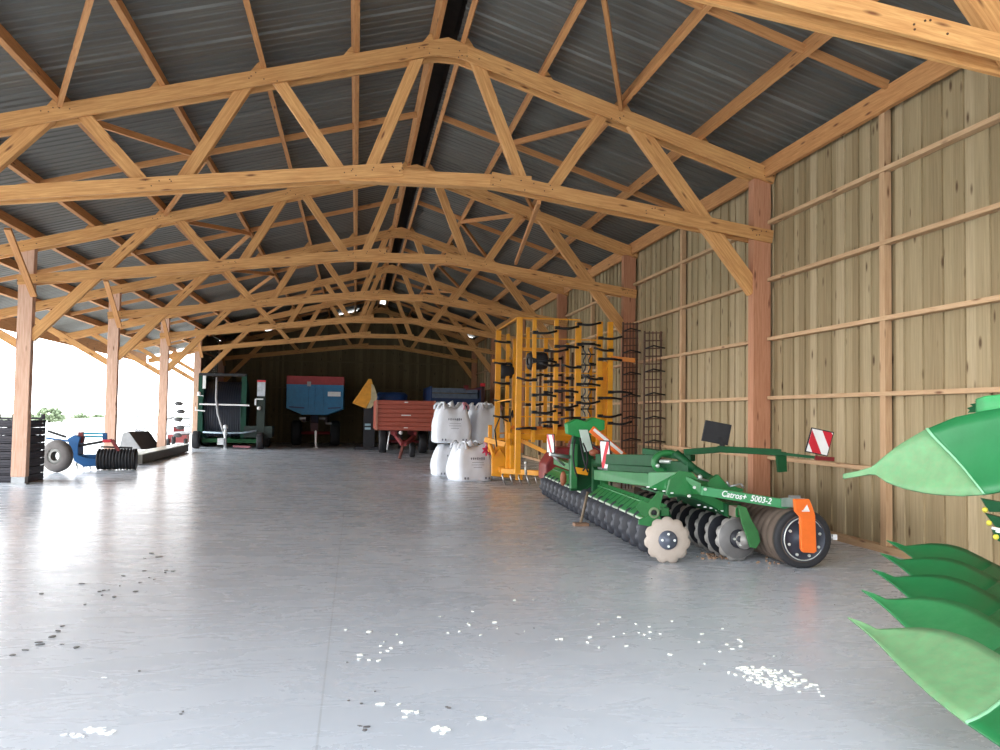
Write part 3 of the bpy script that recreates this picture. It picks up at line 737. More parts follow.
# parking stand with its wooden block
m = MB(); m.cyl((3.38, 12.93, .048), (3.50, 13.0, .50), .022, 8); hp(m, 'parking_stand', paint('dusty_stand', lin(122, 106, 88), .6))
m = MB(); m.box((3.38, 12.93, .023), (.22, .16, .046)); bk = solo(m, 'wooden_block', paint('old_wood_block', lin(140, 108, 86), .8), 'small brown wooden block under the parking stand of the green disc harrow', 'wooden block', bevel=.006)

# ================================================================ green plough in the right foreground
KP = .82
def leaf(m, top, bot, s0, s1, n=16, mi=0, bulge=.03):
    def at(P, s):
        x = s*(len(P)-1); i = min(int(x), len(P)-2); f = x-i
        return Dp(*[P[i][j]*(1-f)+P[i+1][j]*f for j in (0, 1)], KP*(P[i][2]*(1-f)+P[i+1][2]*f))
    rows = []
    for k in range(n+1):
        r = []
        for j in range(9):
            f = j/8; sa = s0(f) if callable(s0) else s0; sb = s1(f) if callable(s1) else s1; s = sa+(sb-sa)*k/n
            a, b = at(top, s), at(bot, s); p = a.lerp(b, f); r.append(p + V((.5, .5, -.4))*bulge*4*f*(1-f)*min(1, (a-b).length*3))
        rows.append(r)
    m.grid(rows, mi)
LT = [(848, 617, 5.83), (863, 622.5, 5.75), (878, 630, 5.65), (900, 628.5, 5.55), (925, 628, 5.45), (950, 632, 5.3), (975, 641, 5.15), (1000, 656, 5.0), (1040, 680, 4.8), (1085, 712, 4.55)]
LB = [(848, 618.5, 5.83), (861, 628, 5.72), (875, 640, 5.55), (889, 655, 5.35), (905, 672, 5.1), (930, 695, 4.8), (960, 719, 4.5), (1000, 746, 4.2), (1045, 774, 3.85), (1085, 796, 3.6)]
UT = [(843, 474, 5.6), (858, 471, 5.55), (873, 466.5, 5.5), (885, 456, 5.45), (900, 444.5, 5.4), (925, 430, 5.3), (955, 417.5, 5.15), (985, 411, 5.0), (1020, 405, 4.85), (1070, 400, 4.6)]
UB = [(843, 479, 5.6), (858, 476.5, 5.55), (874, 473.5, 5.48), (886, 482, 5.38), (905, 489, 5.25), (930, 494, 5.1), (960, 496, 4.95), (985, 494.5, 4.8), (1020, 488, 4.65), (1070, 477, 4.45)]
LEAF_G = paint('mouldboard_green', lin(16, 98, 50), .45, 0, .12, lin(54, 118, 76), .25, 5)
LEAF_D = paint('dusty_mouldboard_green', lin(30, 112, 60), .5, 0, .14, lin(74, 130, 86), .45, 9)
LEAF_P = paint('pale_dusty_green', lin(84, 138, 92), .65, 0, .2, lin(116, 122, 88), .55, 13)
p1 = Dp(848, 617, 5.83*KP); STEP = V((.63, .86, 0))*KP
PL = thing('plough', 'green reversible plough with leaf-shaped mouldboards reaching in from the right edge', 'plough', (p1.x+1.5, p1.y+.8, 0))
def leafpart(top, bot, s0, s1, name, mat, off=V((0, 0, 0)), solid=.012):
    m = MB(); leaf(m, top, bot, s0, s1); o = m.build(name, mat, PL, solid=solid); o.location = off; return o
def JL(f): return .86-.18*f**1.2
def JU(f): return .56+.21*f**1.2
for k in range(5):
    g = LEAF_D if k == 0 else LEAF_G
    if k < 2:
        a = leafpart(LT, LB, 0, JL, 'mouldboard_tail', LEAF_P if k == 0 else LEAF_D); b = leafpart(LT, LB, JL, 1, 'mouldboard', LEAF_G if k == 0 else LEAF_D)
    elif k == 2: a = leafpart(LT, LB, 0, JL, 'mouldboard_tail', LEAF_G); b = leafpart(LT, LB, JL, 1, 'mouldboard', LEAF_G)
    else:
        a, b = a.copy(), b.copy()
        for o in (a, b): COL.objects.link(o); o.parent = PL
    a.location = b.location = STEP*k
leafpart(UT, UB, 0, JU, 'mouldboard_tail', LEAF_P); leafpart(UT, UB, JU, 1, 'mouldboard', LEAF_G)
def seamstrip(top, bot, s, w=.009):
    m = MB(); leaf(m, top, bot, s, lambda f: s(f)+w, 1); o = m.build('joint_seam', paint('pale_seam', lin(120, 172, 130), .6), PL, solid=.014); o.location = (-.003, -.003, .003)
seamstrip(UT, UB, JU); seamstrip(LT, LB, JL)
# second upper mouldboard, further back, with a dark ragged tip
U2T = [(967, 403, 6.6), (976, 399, 6.5), (985, 396, 6.4), (1000, 394.5, 6.3), (1040, 392, 6.1)]
U2B = [(967, 413, 6.6), (976, 412.5, 6.5), (985, 411, 6.4), (1000, 409.5, 6.3), (1040, 406, 6.1)]
leafpart(U2T, U2B, .26, 1, 'mouldboard', paint('mid_green', lin(40, 140, 76), .42))
m = MB()
P = [Dp(u, v, 6.55*KP) for u, v in ((986, 397), (981, 400), (975, 401), (977, 403), (970, 404), (973, 406), (967, 408), (970, 410), (968, 413), (980, 412), (993, 409))]
m.prism(P, V((.02, .03, 0))); m.build('tip_plate', GREEN_D, PL)
# skimmer beside the frame with yellow caps
m = MB()
for pts in (((982, 499), (1004, 503), (1006, 512), (990, 512)), ((986, 514), (1006, 519), (1008, 529), (996, 527)), ((993, 530), (1010, 533), (1010, 545), (998, 541))):
    m.prism([Dp(u, v, 5.0) for u, v in pts], V((.05, .08, 0)))
m.build('skimmer', GREEN_D, PL)
YC = paint('yellow_cap', lin(206, 190, 60), .5)
for u, v in ((985, 510), (989, 523), (996, 537)): m = MB(); m.sphere(Dp(u, v, 4.97), .016, 10, 6); m.build('yellow_cap', YC, PL)
m = MB()
for u, v in ((992, 528), (996, 531)): m.cyl(Dp(u, v, 4.96), Dp(u+14, v+3, 4.9), .008, 6)
m.build('white_rod', WHITE, PL)
# main beam and legs, just out of the picture on the right
q0, q1 = V((p1.x+1.30, p1.y-.35, 1.0)), V((p1.x+1.30, p1.y-.35, 1.0))+STEP*4.3
m = MB(); m.beam(q0, q1, .16, .16); m.build('main_beam', GREEN, PL, bevel=.01)
ELO, EUP, EU2 = Dp(1078, 750, 4.12*KP), Dp(1062, 440, 4.56*KP), Dp(1036, 399, 6.12*KP)
def leg(b, e, name='plough_leg'):
    m = MB(); d = (e-b); kn = b+d*.45+V((.05, .04, 0)); m.beam(b, kn, .035, .13, up=(1, 0, 0)); m.beam(kn, e+V((.02, .02, 0)), .03, .12, up=(1, 0, 0)); m.build(name, GREEN, PL)
for k in range(5): leg(q0+STEP*(k+.1), ELO+STEP*k)
leg(q0+STEP*.15, EUP); leg(q0+STEP*1.25, EU2)
leg(q0+STEP*.9, Dp(1008, 522, 5.02), 'skimmer_stalk')
m = MB(); m.cyl(q1+V((.05, .0, .0)), q1+V((.05, 0, -.62)), .04, 10); m.lathe([(.2, -.08), (.33, -.07), (.36, 0), (.33, .07), (.2, .08)], q1+V((.05, .0, -.64)), (1, .2, 0), 24); m.build('depth_wheel', BLACK, PL)
# ================================================================ yellow cultivator with its wings folded upright
CU = thing('cultivator', 'tall yellow tine cultivator with wings folded upright behind the green disc harrow', 'cultivator', (4.6, 20.2, 0))
def cp(m, name, mat, parent=CU, **k): return m.build(name, mat, parent, **k)
def bars(name, mat, lst, w, h, up=(0, 1, 0)):
    for p, q in lst:
        m = MB(); m.beam(p, q, w, h, up=up); cp(m, name, mat)
def wing(Y, us, zb, zt, thick, rail_px, tine_px, umap):
    """one folded wing: upright bars in the plane Y, thin cross rails, and spring tines"""
    for (u, zt_, zb_, w) in us:
        x = Yp(u, 400, Y).x; m = MB(); m.beam((x, Y, zb_), (x, Y, zt_), w, .10, up=(0, 1, 0)); cp(m, 'frame_upright', YELLOW, bevel=.006)
# near wing: uprights read left to right
YN, YFW = 19.3, 22.1
near = [(518.5, 3.84, .35, .125), (533.5, 3.80, 1.05, .085), (555.5, 3.80, 1.2, .09), (577.5, 3.78, 1.1, .13), (599, 3.80, .9, .12), (609.5, 3.80, .9, .12)]
wing(YN, near, 0, 0, 0, 0, 0, 0)
back = [(545, 3.5, 1.0, .09), (567, 3.4, 1.0, .08), (527, 3.75, 1.0, .08), (590, 3.3, 1.0, .08)]
for (u, a, b, w) in back:
    x = Yp(u, 400, 20.6).x; m = MB(); m.beam((x, 20.6, b), (x, 20.6, a), w, .08, up=(0, 1, 0)); cp(m, 'frame_upright', YELLOW)
for (u, a, b, w) in [(497.5, 3.80, .5, .13), (507, 3.72, .8, .09), (513.5, 3.6, .8, .08)]:
    x = Yp(u, 400, YFW).x; m = MB(); m.beam((x, YFW, b), (x, YFW, a), w, .09, up=(0, 1, 0)); cp(m, 'frame_upright', YELLOW)
xa, xb = Yp(516, 400, YN).x, Yp(612, 400, YN).x
for z, x1, hh in ((3.83, Yp(580, 400, YN).x, .03), (3.38, Yp(600, 400, YN).x, .025), (2.30, xb, .03), (1.95, xb, .03), (1.62, xb, .03), (1.22, xb, .035), (2.62, xb, .02)):
    m = MB(); m.beam((xa, YN+.05, z), (x1, YN+.05, z), .03, hh); cp(m, 'cross_rail', YELLOW)
m = MB(); m.beam((Yp(604, 400, YN).x, YN+.06, 2.9), (Yp(604, 400, YN).x, YN+.06, .9), .14, .03, up=(0, 1, 0)); cp(m, 'wing_panel', YELLOW)
m = MB(); m.beam((xb-.1, YN, 2.98), (xb+.50, YN-.1, 2.93), .08, .10); cp(m, 'lock_arm', paint('orange_yellow', lin(222, 130, 30), .45))
for z, (u0, u1) in ((3.83, (497, 516)), (2.0, (497, 512)), (1.2, (495, 520))):
    m = MB(); m.beam((Yp(u0, 400, YFW).x, YFW, z-.02), (Yp(u1, 400, YN if z > 1.5 else YFW).x, YN+.1 if z > 1.5 else YFW, z), .03, .03); cp(m, 'cross_rail', YELLOW)
# spring tines: black curved steel reaching sideways from the uprights
def tine(p, L, sgn, drop):
    m = MB(); p = V(p); pts = []
    for k in range(9):
        f = k/8; pts.append(p + V((sgn*L*f, -.05-.12*math.sin(f*PI*.9), -drop*math.sin(f*PI)*.25 + drop*.35*f*f)))
    m.tube(pts, [.027]*6+[.025, .022, .016], 6); m.box(p+V((0, -.06, 0)), (.11, .10, .07)); m.beam(pts[-2], V(pts[-1])+V((sgn*.03, 0, 0)), .03, .05)
    return cp(m, 'spring_tine', TINE)
rows_ = {518.5: [], 533.5: [3.5, 2.86, 2.44, 2.1, 1.72, 1.36], 555.5: [3.62, 3.2, 2.78, 2.2, 1.85, 1.5], 577.5: [3.72, 3.26, 2.75, 2.36, 1.95, 1.6], 599: [3.42, 2.94, 2.5, 2.06, 1.66, 1.38], 545: [3.1, 2.4], 609.5: [3.15, 2.2, 1.5]}
i = 0
for u, zs in rows_.items():
    x = Yp(u, 400, YN).x
    for z in zs:
        i += 1; s = 1 if i % 3 else -1
        tine((x, YN-.03, z), .46 if s > 0 else .38, s, .12 if i % 2 else -.05)
for u, zs in {507: [3.5, 2.95, 2.45, 2.0, 1.6], 567: [3.3, 2.55, 2.1, 1.8], 545: [3.0, 2.6, 2.2, 1.7, 1.4], 527: [3.2, 2.6, 1.9], 590: [2.9, 2.3]}.items():
    yy = YFW if u < 515 else 20.6; x = Yp(u, 400, yy).x
    for z in zs: tine((x, yy-.03, z), .34, -1 if u < 515 else 1, .06)
for u in (540, 551, 562, 572):
    x = Yp(u, 400, 20.9).x; m = MB(); m.beam((x, 20.9, .7), (x, 20.9, 3.0+.1*(u % 3)), .05, .05, up=(0, 1, 0)); cp(m, 'back_upright', RUST)
for z in (1.35, 1.18):
    m = MB(); m.beam((3.6, 20.75, z), (5.85, 20.75, z), .08, .08); cp(m, 'cross_rail', paint('orange_rail', lin(214, 120, 30), .5))
# dark chain-like harrow column between the uprights
for u in (584, 589):
    x = Yp(u, 400, 20.2).x
    m = MB(); m.tube([(x+.03*math.sin(k*1.2), 20.2+.03*math.cos(k*1.2), 1.0+k*.055) for k in range(42)], .016, 6); cp(m, 'coiled_hose', paint('dark_hose_grey', lin(86, 90, 100), .5, .3))
for k in range(9):
    m = MB(); x = Yp(586, 400, 20.25).x; m.beam((x-.2, 20.25, 1.3+k*.26), (x+.2, 20.25, 1.3+k*.26), .03, .03); cp(m, 'harrow_bar', TINE)
# gauge wheels folded up with the wings
for (u, v, yy, r, wd) in ((537, 361, 19.45, .20, .42), (506, 371, 22.2, .20, .34)):
    c = Yp(u, v, yy); m = MB(); m.lathe([(r*.45, -wd/2), (r*.9, -wd/2), (r, -wd*.36), (r, wd*.36), (r*.9, wd/2), (r*.45, wd/2)], c, (1, .1, .05), 22)
    a = cp(m, 'gauge_wheel', BLACK); m = MB(); m.lathe([(0, -wd*.42), (r*.5, -wd*.42), (r*.5, wd*.42), (0, wd*.42)], c, (1, .1, .05), 16); m.build('wheel_rim', STEEL, a)
    m = MB(); m.beam(c+V((-.36, .04, .26)), c+V((.22, .04, .26)), .08, .08); m.beam(c+V((.22, .04, .26)), c+V((.24, .02, 0)), .05, .05); cp(m, 'wheel_arm', YELLOW)
# chassis on the floor
for p, q, w_, h_ in (((3.42, 20.4, .34), (4.55, 19.55, .33), .13, .12), ((3.42, 20.5, .36), (3.60, 22.0, .36), .12, .12), ((3.55, 20.3, 1.16), (5.9, 20.3, 1.10), .12, .14),
                     ((3.60, 19.45, 1.12), (4.45, 19.2, .72), .08, .09), ((3.62, 19.4, 1.30), (5.8, 19.5, 1.26), .10, .10), ((4.5, 19.3, .75), (5.3, 19.3, .75), .1, .1), ((5.3, 20.0, .3), (5.9, 20.0, 1.2), .1, .1)):
    m = MB(); m.beam(p, q, w_, h_); cp(m, 'chassis_beam', YELLOW, bevel=.008)
for (u, v0, v1, yy, w_) in ((490, 425, 452, 21.2, .09), (508, 422, 470, 20.4, .11), (500, 438, 470, 20.9, .24), (495, 455, 474, 20.8, .16), (512, 445, 474, 20.3, .10), (519, 470, 480, 20.3, .16)):
    a, b = Yp(u, v0, yy), Yp(u, v1, yy); m = MB(); m.beam(b, a, w_, .10, up=(0, 1, 0)); cp(m, 'hitch_plate', YELLOW, bevel=.006)
m = MB(); m.prism([Yp(u, v, 20.7) for u, v in ((492, 476), (492, 458), (500, 448), (505, 456), (512, 462), (512, 478))], (0, .12, 0)); cp(m, 'hitch_cheek', YELLOW, bevel=.008)
m = MB(); m.beam((3.1, 21.0, 1.05), (3.55, 20.7, .95), .12, .12); m.beam((3.24, 21.1, .9), (3.24, 20.6, .7), .06, .12); cp(m, 'top_link', YELLOW)
m = MB(); m.tube([(3.5, 20.2, 1.5), (3.3, 20.1, 1.6), (3.2, 20.2, 1.3), (3.3, 20.5, .9)], .018, 6); m.tube([(3.62, 20.2, 1.6), (3.56, 19.9, 1.75), (3.5, 20.0, 1.5)], .018, 6); cp(m, 'hydraulic_hose', BLACK)
# tines reaching the floor below the chassis
for k in range(7):
    c = V((3.45+k*.17, 20.4-k*.13, .30)); m = MB(); m.tube([c, c+V((-.04, -.10, -.06)), c+V((-.02, -.14, -.16)), c+V((.03, -.08, -.265))], [.022, .022, .02, .014], 6); cp(m, 'ground_tine', STEEL)
m = MB(); m.cyl((3.83, 19.6, .55), (3.83, 19.6, .30), .03, 10); m.sphere((3.83, 19.6, .57), .045, 10, 6); cp(m, 'parking_pin', BRIGHT)

# dark red implement half hidden between cultivator and disc harrow
RR = thing('rotary_harrow', 'dark red rotary harrow body half hidden between the yellow cultivator and green disc harrow', 'rotary harrow', (4.8, 18.6, 0))
m = MB(); m.prism([(3.95, 18.05, .30), (3.95, 18.05, .62), (4.2, 18.05, .98), (5.2, 18.05, 1.02), (5.6, 18.05, .7), (5.6, 18.05, .30)], (0, .75, 0)); m.build('gear_case', DARKRED, RR, bevel=.03)
m = MB(); m.beam((3.9, 17.98, .40), (5.6, 17.98, .40), .12, .10); m.build('front_bar', paint('dull_red', lin(150, 70, 40), .5), RR)
for k in range(7):
    c = V((4.05+k*.24, 18.45, .30)); m = MB(); m.cyl(c, c-V((0, 0, .29)), .035, 8, 0, .016); m.build('tine', TINE, RR)
m = MB(); m.beam((4.6, 18.45, .95), (4.7, 18.4, 1.2), .1, .2); m.build('headstock', DARKRED, RR)

# ================================================================ two rusty harrow sections leaning on the right wall
def lattice(x0, x1, Y, z1, label, rungs):
    r = thing('harrow_section', label, 'harrow section', ((x0+x1)/2, Y, 0), 'rusty harrow sections on the right wall')
    for x in (x0, x1, (x0+x1)/2, x0*.72+x1*.28, x0*.28+x1*.72):
        m = MB(); m.beam((x, Y, .0), (x+.04, Y+.12, z1), .036 if x in (x0, x1) else .014, .036, up=(0, 1, 0)); m.build('side_rail', RUST, r)
    for k in range(rungs):
        z = .25+(z1-.3)*k/(rungs-1); f = z/z1; m = MB(); m.beam((x0-.02+.04*f, Y-.03+.12*f, z), (x1+.02+.04*f, Y-.03+.12*f, z+.02), .02, .024); m.build('rung', RUST, r)
        if k % 3 == 2:
            m = MB(); m.tube([(x0+.04*f, Y-.04+.12*f, z), ((x0+x1)/2, Y-.16+.12*f, z+.06), (x1+.1, Y-.06+.12*f, z+.02)], .016, 6); m.build('tine', TINE, r)
    return r
lattice(6.06, 6.40, 19.55, 3.85, 'taller rusty harrow section standing upright beside the second right wall post', 22)
lattice(6.13, 6.50, 18.2, 3.52, 'shorter rusty harrow section standing upright nearer the camera against the right wall', 20)

# ================================================================ white bulk bags
BAGM = paint('white_woven_bag', lin(234, 238, 246), .75, 0, .06, None, 0, 3)
INK = paint('bag_print_ink', lin(108, 112, 130), .7)
STRAPM = paint('pink_strap', lin(214, 150, 170), .7)
def bag(c, w, h, label, rz=0, tie=False, loops=True, print_=True, seed=1, ear=.26):
    rr = random.Random(seed)
    r = thing('bulk_bag', label, 'bulk bag', c, 'white bulk bags')
    m = MB(); rows = []; n = 40
    prof_ = [(.92, 0), (1.0, .03), (1.02, .12), (1.04, .3), (1.02, .48), (.97, .62), (.89, .74), (.79, .84), (.66, .92), (.46, .97), (.2, 1.0)]
    for s, z in prof_:
        row = []
        for k in range(n+1):
            th = 2*PI*k/n+rz
            sq = 1/max(abs(math.cos(th-rz)), abs(math.sin(th-rz)))**.72
            wob = 1+.025*math.sin(7*th+z*5+seed)+.018*math.sin(13*th-z*9+seed*2)
            row.append(V(c)+V((math.cos(th)*w/2*s*sq*wob*.93, math.sin(th)*w/2*s*sq*wob*.93, z*h*(1+ear*max(0, z-.5)/.5*(abs(math.sin(2*(th-rz)))**3)*(1 if z < .97 else 0))+.02*h*math.sin(5*th+seed)*(1 if z > .8 else 0))))
        rows.append(row)
    m.grid(rows); m.build('bag_body', BAGM, r)
    if loops:
        for q in range(4):
            th = rz+PI/4+q*PI/2; b = V(c)+V((math.cos(th)*w*.47, math.sin(th)*w*.47, h*.98)); d = V((-math.sin(th), math.cos(th), 0))
            inn = V((-math.cos(th), -math.sin(th), 0))
            pts = [b-d*.11-V((0, 0, .04)), b-d*.09+V((0, 0, .06)), b-d*.05+inn*.07+V((0, 0, .13)), b+d*.05+inn*.07+V((0, 0, .13)), b+d*.09+V((0, 0, .06)), b+d*.11-V((0, 0, .04))]
            m = MB(); m.tube(pts, .028, 6); m.build('lifting_loop', STRAPM if q == 3 else BAGM, r)
    if loops: m = MB(); m.tube([V(c)+V((0, 0, h*.97)), V(c)+V((.02, .01, h*1.06)), V(c)+V((-.03, .02, h*1.14))], [.10, .06, .09], 10); m.build('tied_spout', BAGM, r)
    if print_:
        f = -w*.535
        cs, sn = math.cos(rz), math.sin(rz)
        def on(a, z): # point just proud of the front face
            return V(c)+V((cs*a - sn*f, sn*a + cs*f, z))
        def mark(a, z, da, dz): 
            m = MB(); p0, p1 = on(a-da/2, z), on(a+da/2, z); m.beam(p0, p1, .012, dz); m.build('printed_mark', INK, r)
        for a in (-.33, -.25, .22, .31): mark(a, h*.10, .035, .05)
        for q in range(7): mark(-.17+q*.055, h*.66, .03, rr.choice((.045, .06, .05)))
        for zz, da in ((.55, .30), (.48, .34), (.41, .22)): mark(0, h*zz, da, .008)
    return r
bag((2.86, 22.0, 0), 1.02, .86, 'white bulk bag standing on the floor in front of the others', rz=.25, seed=1)
bag((2.54, 23.7, 0), 1.0, .84, 'white bulk bag on the floor at the left rear, bottom of its stack', rz=.1, loops=False, seed=2, ear=.04)
bag((3.62, 23.9, 0), 1.0, .84, 'white bulk bag on the floor beside the yellow cultivator hitch, mostly hidden', rz=.2, print_=False, seed=3, ear=.04, loops=False)
bag((2.54, 23.6, .88), 1.02, .96, 'white bulk bag on top of the left rear stack with grey loops', rz=.1, seed=4)
bag((3.52, 24.0, .88), .95, .96, 'greyer white bulk bag on top at the right, beside the yellow uprights', rz=.3, print_=False, seed=5)
tf = V((3.22, 21.55, .78)); m = MB()
for k in range(7):
    th = k*.9; m.tube([tf, tf+V((math.cos(th)*.06, -.06, .05*math.sin(th))), tf+V((math.cos(th)*.13, -.08, .13*math.sin(th)-.02))], [.03, .04, .015], 6)
solo(m, 'strap_bundle', paint('crimson_strap', lin(206, 40, 84), .6), 'crimson strap bundle on the corner of the front white bulk bag', 'strap')

# ================================================================ trailers at the back
def wheel(c, r, wd, axis, parent, name='wheel', rim=GREY):
    c = V(c); m = MB(); m.lathe([(r*.5, -wd/2), (r*.86, -wd/2), (r*.97, -wd*.4), (r, -wd*.2), (r, wd*.2), (r*.97, wd*.4), (r*.86, wd/2), (r*.5, wd/2)], c, axis, 28)
    w_ = m.build(name, BLACK, parent); m = MB(); m.lathe([(0, -wd*.3), (r*.3, -wd*.3), (r*.52, -wd*.42), (r*.52, wd*.42), (r*.3, wd*.3), (0, wd*.3)], c, axis, 20); m.build('rim', rim, w_); return w_
REDT = paint('faded_red_paint', lin(176, 84, 66), .55, 0, .12, lin(150, 96, 80), .2)
t_ = thing('farm_trailer', 'faded red tipping trailer with plank front between the blue trailer and white bags', 'trailer', (1.9, 36.2, 0), 'farm trailers at the back')
x0, x1, Y0, z0, z1 = .80, 3.02, 34.0, 1.0, 2.15
m = MB()
nb = 7
for k in range(nb):
    za, zb_ = z0+(z1-z0)*k/nb, z0+(z1-z0)*(k+1)/nb; e = .02
    m.prism([(x0, Y0, za), (x0, Y0-.03, za+e), (x0, Y0-.03, zb_-e), (x0, Y0, zb_), (x0, Y0+.06, zb_), (x0, Y0+.06, za)], (x1-x0, 0, 0))
m.build('front_panel', REDT, t_)
for s, x in (('l', x0), ('r', x1)):
    m = MB(); m.box((x, Y0+2.4, (z0+z1)/2), (.06, 4.7, z1-z0)); m.build('side_panel', REDT, t_)
    m = MB(); m.beam((x, Y0-.03, z0), (x, Y0-.03, z1), .08, .08, up=(0, 1, 0)); m.build('corner_post', paint('worn_red_edge', lin(190, 128, 108), .6), t_)
m = MB(); m.box(((x0+x1)/2, Y0+4.75, (z0+z1)/2), (x1-x0, .06, z1-z0)); m.build('tail_panel', REDT, t_)
m = MB(); m.box(((x0+x1)/2, Y0+2.4, z0+.02), (x1-x0, 4.7, .06)); m.build('trailer_bed', REDT, t_)
for z, w_ in ((2.08, .14), (1.58, .36), (1.10, .16)):
    m = MB(); m.box((1.92, Y0-.045, z), (w_, .012, .04)); m.build('nameplate', WHITE, t_)
m = MB()
for x in (1.55, 2.3): m.beam((x, Y0+.1, .86), (x, Y0+4.6, .86), .1, .2)
m.beam((1.55, Y0+.3, .8), (1.72, Y0-1.6, .52), .1, .14); m.beam((2.3, Y0+.3, .8), (1.82, Y0-1.6, .52), .1, .14); m.build('chassis', DARKRED, t_)
m = MB(); m.beam((1.77, Y0-1.5, .56), (1.62, Y0-1.75, .02), .09, .09); m.build('jockey_leg', paint('brown_red_leg', lin(110, 56, 46), .6), t_)
m = MB(); m.cyl((1.30, Y0-.1, .95), (1.22, Y0-.1, .25), .025, 8); m.build('light_rod', WHITE, t_)
m = MB(); m.sphere((1.72, Y0-.3, .92), .08, 10, 6); m.build('white_coupling', WHITE, t_)
wheel((2.15, Y0-.5, .28), .28, .22, (1, 0, 0), t_, 'spare_wheel')
for x in (1.15, 2.8):
    wheel((x, Y0+3.0, .48), .48, .34, (1, 0, 0), t_)
m = MB(); m.cyl((1.15, Y0+3, .48), (2.8, Y0+3, .48), .06, 10); m.build('axle', DARKRED, t_)

BLUE = paint('trailer_blue', lin(20, 118, 168), .5, 0, .15, lin(40, 84, 112), .25)
BLUE_D = paint('dark_blue', lin(20, 48, 92), .5, 0, .2)
t_ = thing('farm_trailer', 'bright blue trailer with red top board and white plate before the back wall', 'trailer', (-1.9, 44, 0), 'farm trailers at the back')
YB_ = 42.6; xa_, xb_ = -3.24, -.58
m = MB(); m.prism([(xa_, YB_, 2.95), (xa_, YB_, 1.82), (xa_+.75, YB_, 1.52), (xb_-.75, YB_, 1.52), (xb_, YB_, 1.82), (xb_, YB_, 2.95)], (0, 4.2, 0)); m.build('tipper_body', BLUE, t_, bevel=.02)
m = MB(); m.box(((xa_+xb_)/2, YB_+.06, 3.15), (xb_-xa_, .08, .4)); m.box((xa_+.03, YB_+2.1, 3.15), (.06, 4.1, .4)); m.box((xb_-.03, YB_+2.1, 3.15), (.06, 4.1, .4)); m.build('top_board', paint('faded_crimson', lin(150, 44, 48), .55, 0, .2), t_)
for x in (-2.25, -1.95, -1.55): m = MB(); m.box((x, YB_-.03, 2.2), (.07, .06, 1.35)); m.build('body_rib', BLUE, t_)
m = MB(); m.box(((xa_+xb_)/2, YB_-.02, 2.90), (xb_-xa_, .08, .10)); m.build('top_rim', BLUE, t_)
m = MB(); m.box((-1.02, YB_-.03, 2.52), (.60, .02, .22)); m.build('nameplate', WHITE, t_)
m = MB(); m.box((-2.2, YB_-.05, 2.98), (.18, .06, .22)); m.build('latch', GREY, t_)
for p, q in (((-3.1, 1.88), (-2.4, 1.84)), ((-1.3, 1.84), (-.7, 1.88))): m = MB(); m.beam((p[0], YB_-.02, p[1]), (q[0], YB_-.02, q[1]), .05, .06); m.build('lower_rib', BLUE_D, t_)
m = MB(); m.beam((-1.95, YB_+.5, 1.45), (-1.86, YB_-1.1, .95), .34, .4); m.beam((-2.4, YB_+.2, 1.3), (-2.4, YB_+4, 1.3), .14, .25); m.beam((-1.4, YB_+.2, 1.3), (-1.4, YB_+4, 1.3), .14, .25); m.build('drawbar', paint('near_black_red', lin(52, 26, 28), .6), t_)
m = MB(); m.cyl((-1.80, YB_-1.0, .9), (-1.77, YB_-1.05, .02), .05, 10); m.box((-1.77, YB_-1.05, .015), (.22, .22, .03)); m.build('jack_leg', WHITE, t_)
for x, z in ((-2.45, 1.35), (-1.55, 1.35), (-1.25, 1.12)): m = MB(); m.box((x, YB_-.02, z), (.28, .04, .09)); m.build('front_reflector', GREY, t_)
for x in (-2.85, -.98): wheel((x, YB_+2.0, .62), .62, .46, (1, 0, 0), t_, rim=DARKRED)
m = MB(); m.cyl((-2.85, YB_+2, .62), (-.98, YB_+2, .62), .08, 10); m.build('axle', DARKRED, t_)

t_ = thing('farm_trailer', 'dark navy blue trailer with pale grey upper boards behind the white bags', 'trailer', (4.3, 40, 0), 'farm trailers at the back')
m = MB(); m.box((4.30, 40.2, 1.72), (2.14, 4.4, 1.3)); m.build('tipper_body', BLUE_D, t_, bevel=.02)
for z in (2.44, 2.68): m = MB(); m.box((4.24, 38.02, z), (1.98, .08, .20)); m.build('upper_board', paint('slate_blue_grey', lin(92, 108, 128), .55), t_)
m = MB(); m.box((3.22, 40.2, 2.5), (.06, 4.4, .7)); m.box((5.36, 40.2, 2.5), (.06, 4.4, .7)); m.build('side_board', BLUE_D, t_)
for x in (3.5, 5.1): wheel((x, 40.2, .5), .5, .36, (1, 0, 0), t_)
m = MB(); m.cyl((3.5, 40.2, .5), (5.1, 40.2, .5), .07, 10); m.beam((4.3, 40.2, .85), (4.3, 38.2, .8), .3, .3); m.beam((4.3, 38.2, .8), (4.3, 36.6, .55), .16, .16); m.build('chassis', BLACK, t_)
t_ = thing('light_mast', 'dark upright mast with two small red lamps right of the navy trailer', 'mast', (5.35, 37.2, 0))
m = MB(); m.beam((5.35, 37.2, 0), (5.35, 37.2, 2.85), .14, .14, up=(0, 1, 0)); m.build('mast_post', paint('black_red_post', lin(58, 24, 24), .6), t_)
m = MB(); m.box((5.35, 37.2, .02), (.5, .5, .04)); m.build('foot_plate', BLACK, t_)
m = MB(); m.box((5.32, 37.1, 2.92), (.20, .12, .14)); m.build('red_lamp', RED, t_)
m = MB(); m.beam((5.35, 37.2, 2.75), (4.60, 37.2, 2.72), .05, .05); m.box((4.62, 37.12, 2.82), (.20, .1, .14)); m.build('lamp_arm', DARKRED, t_)

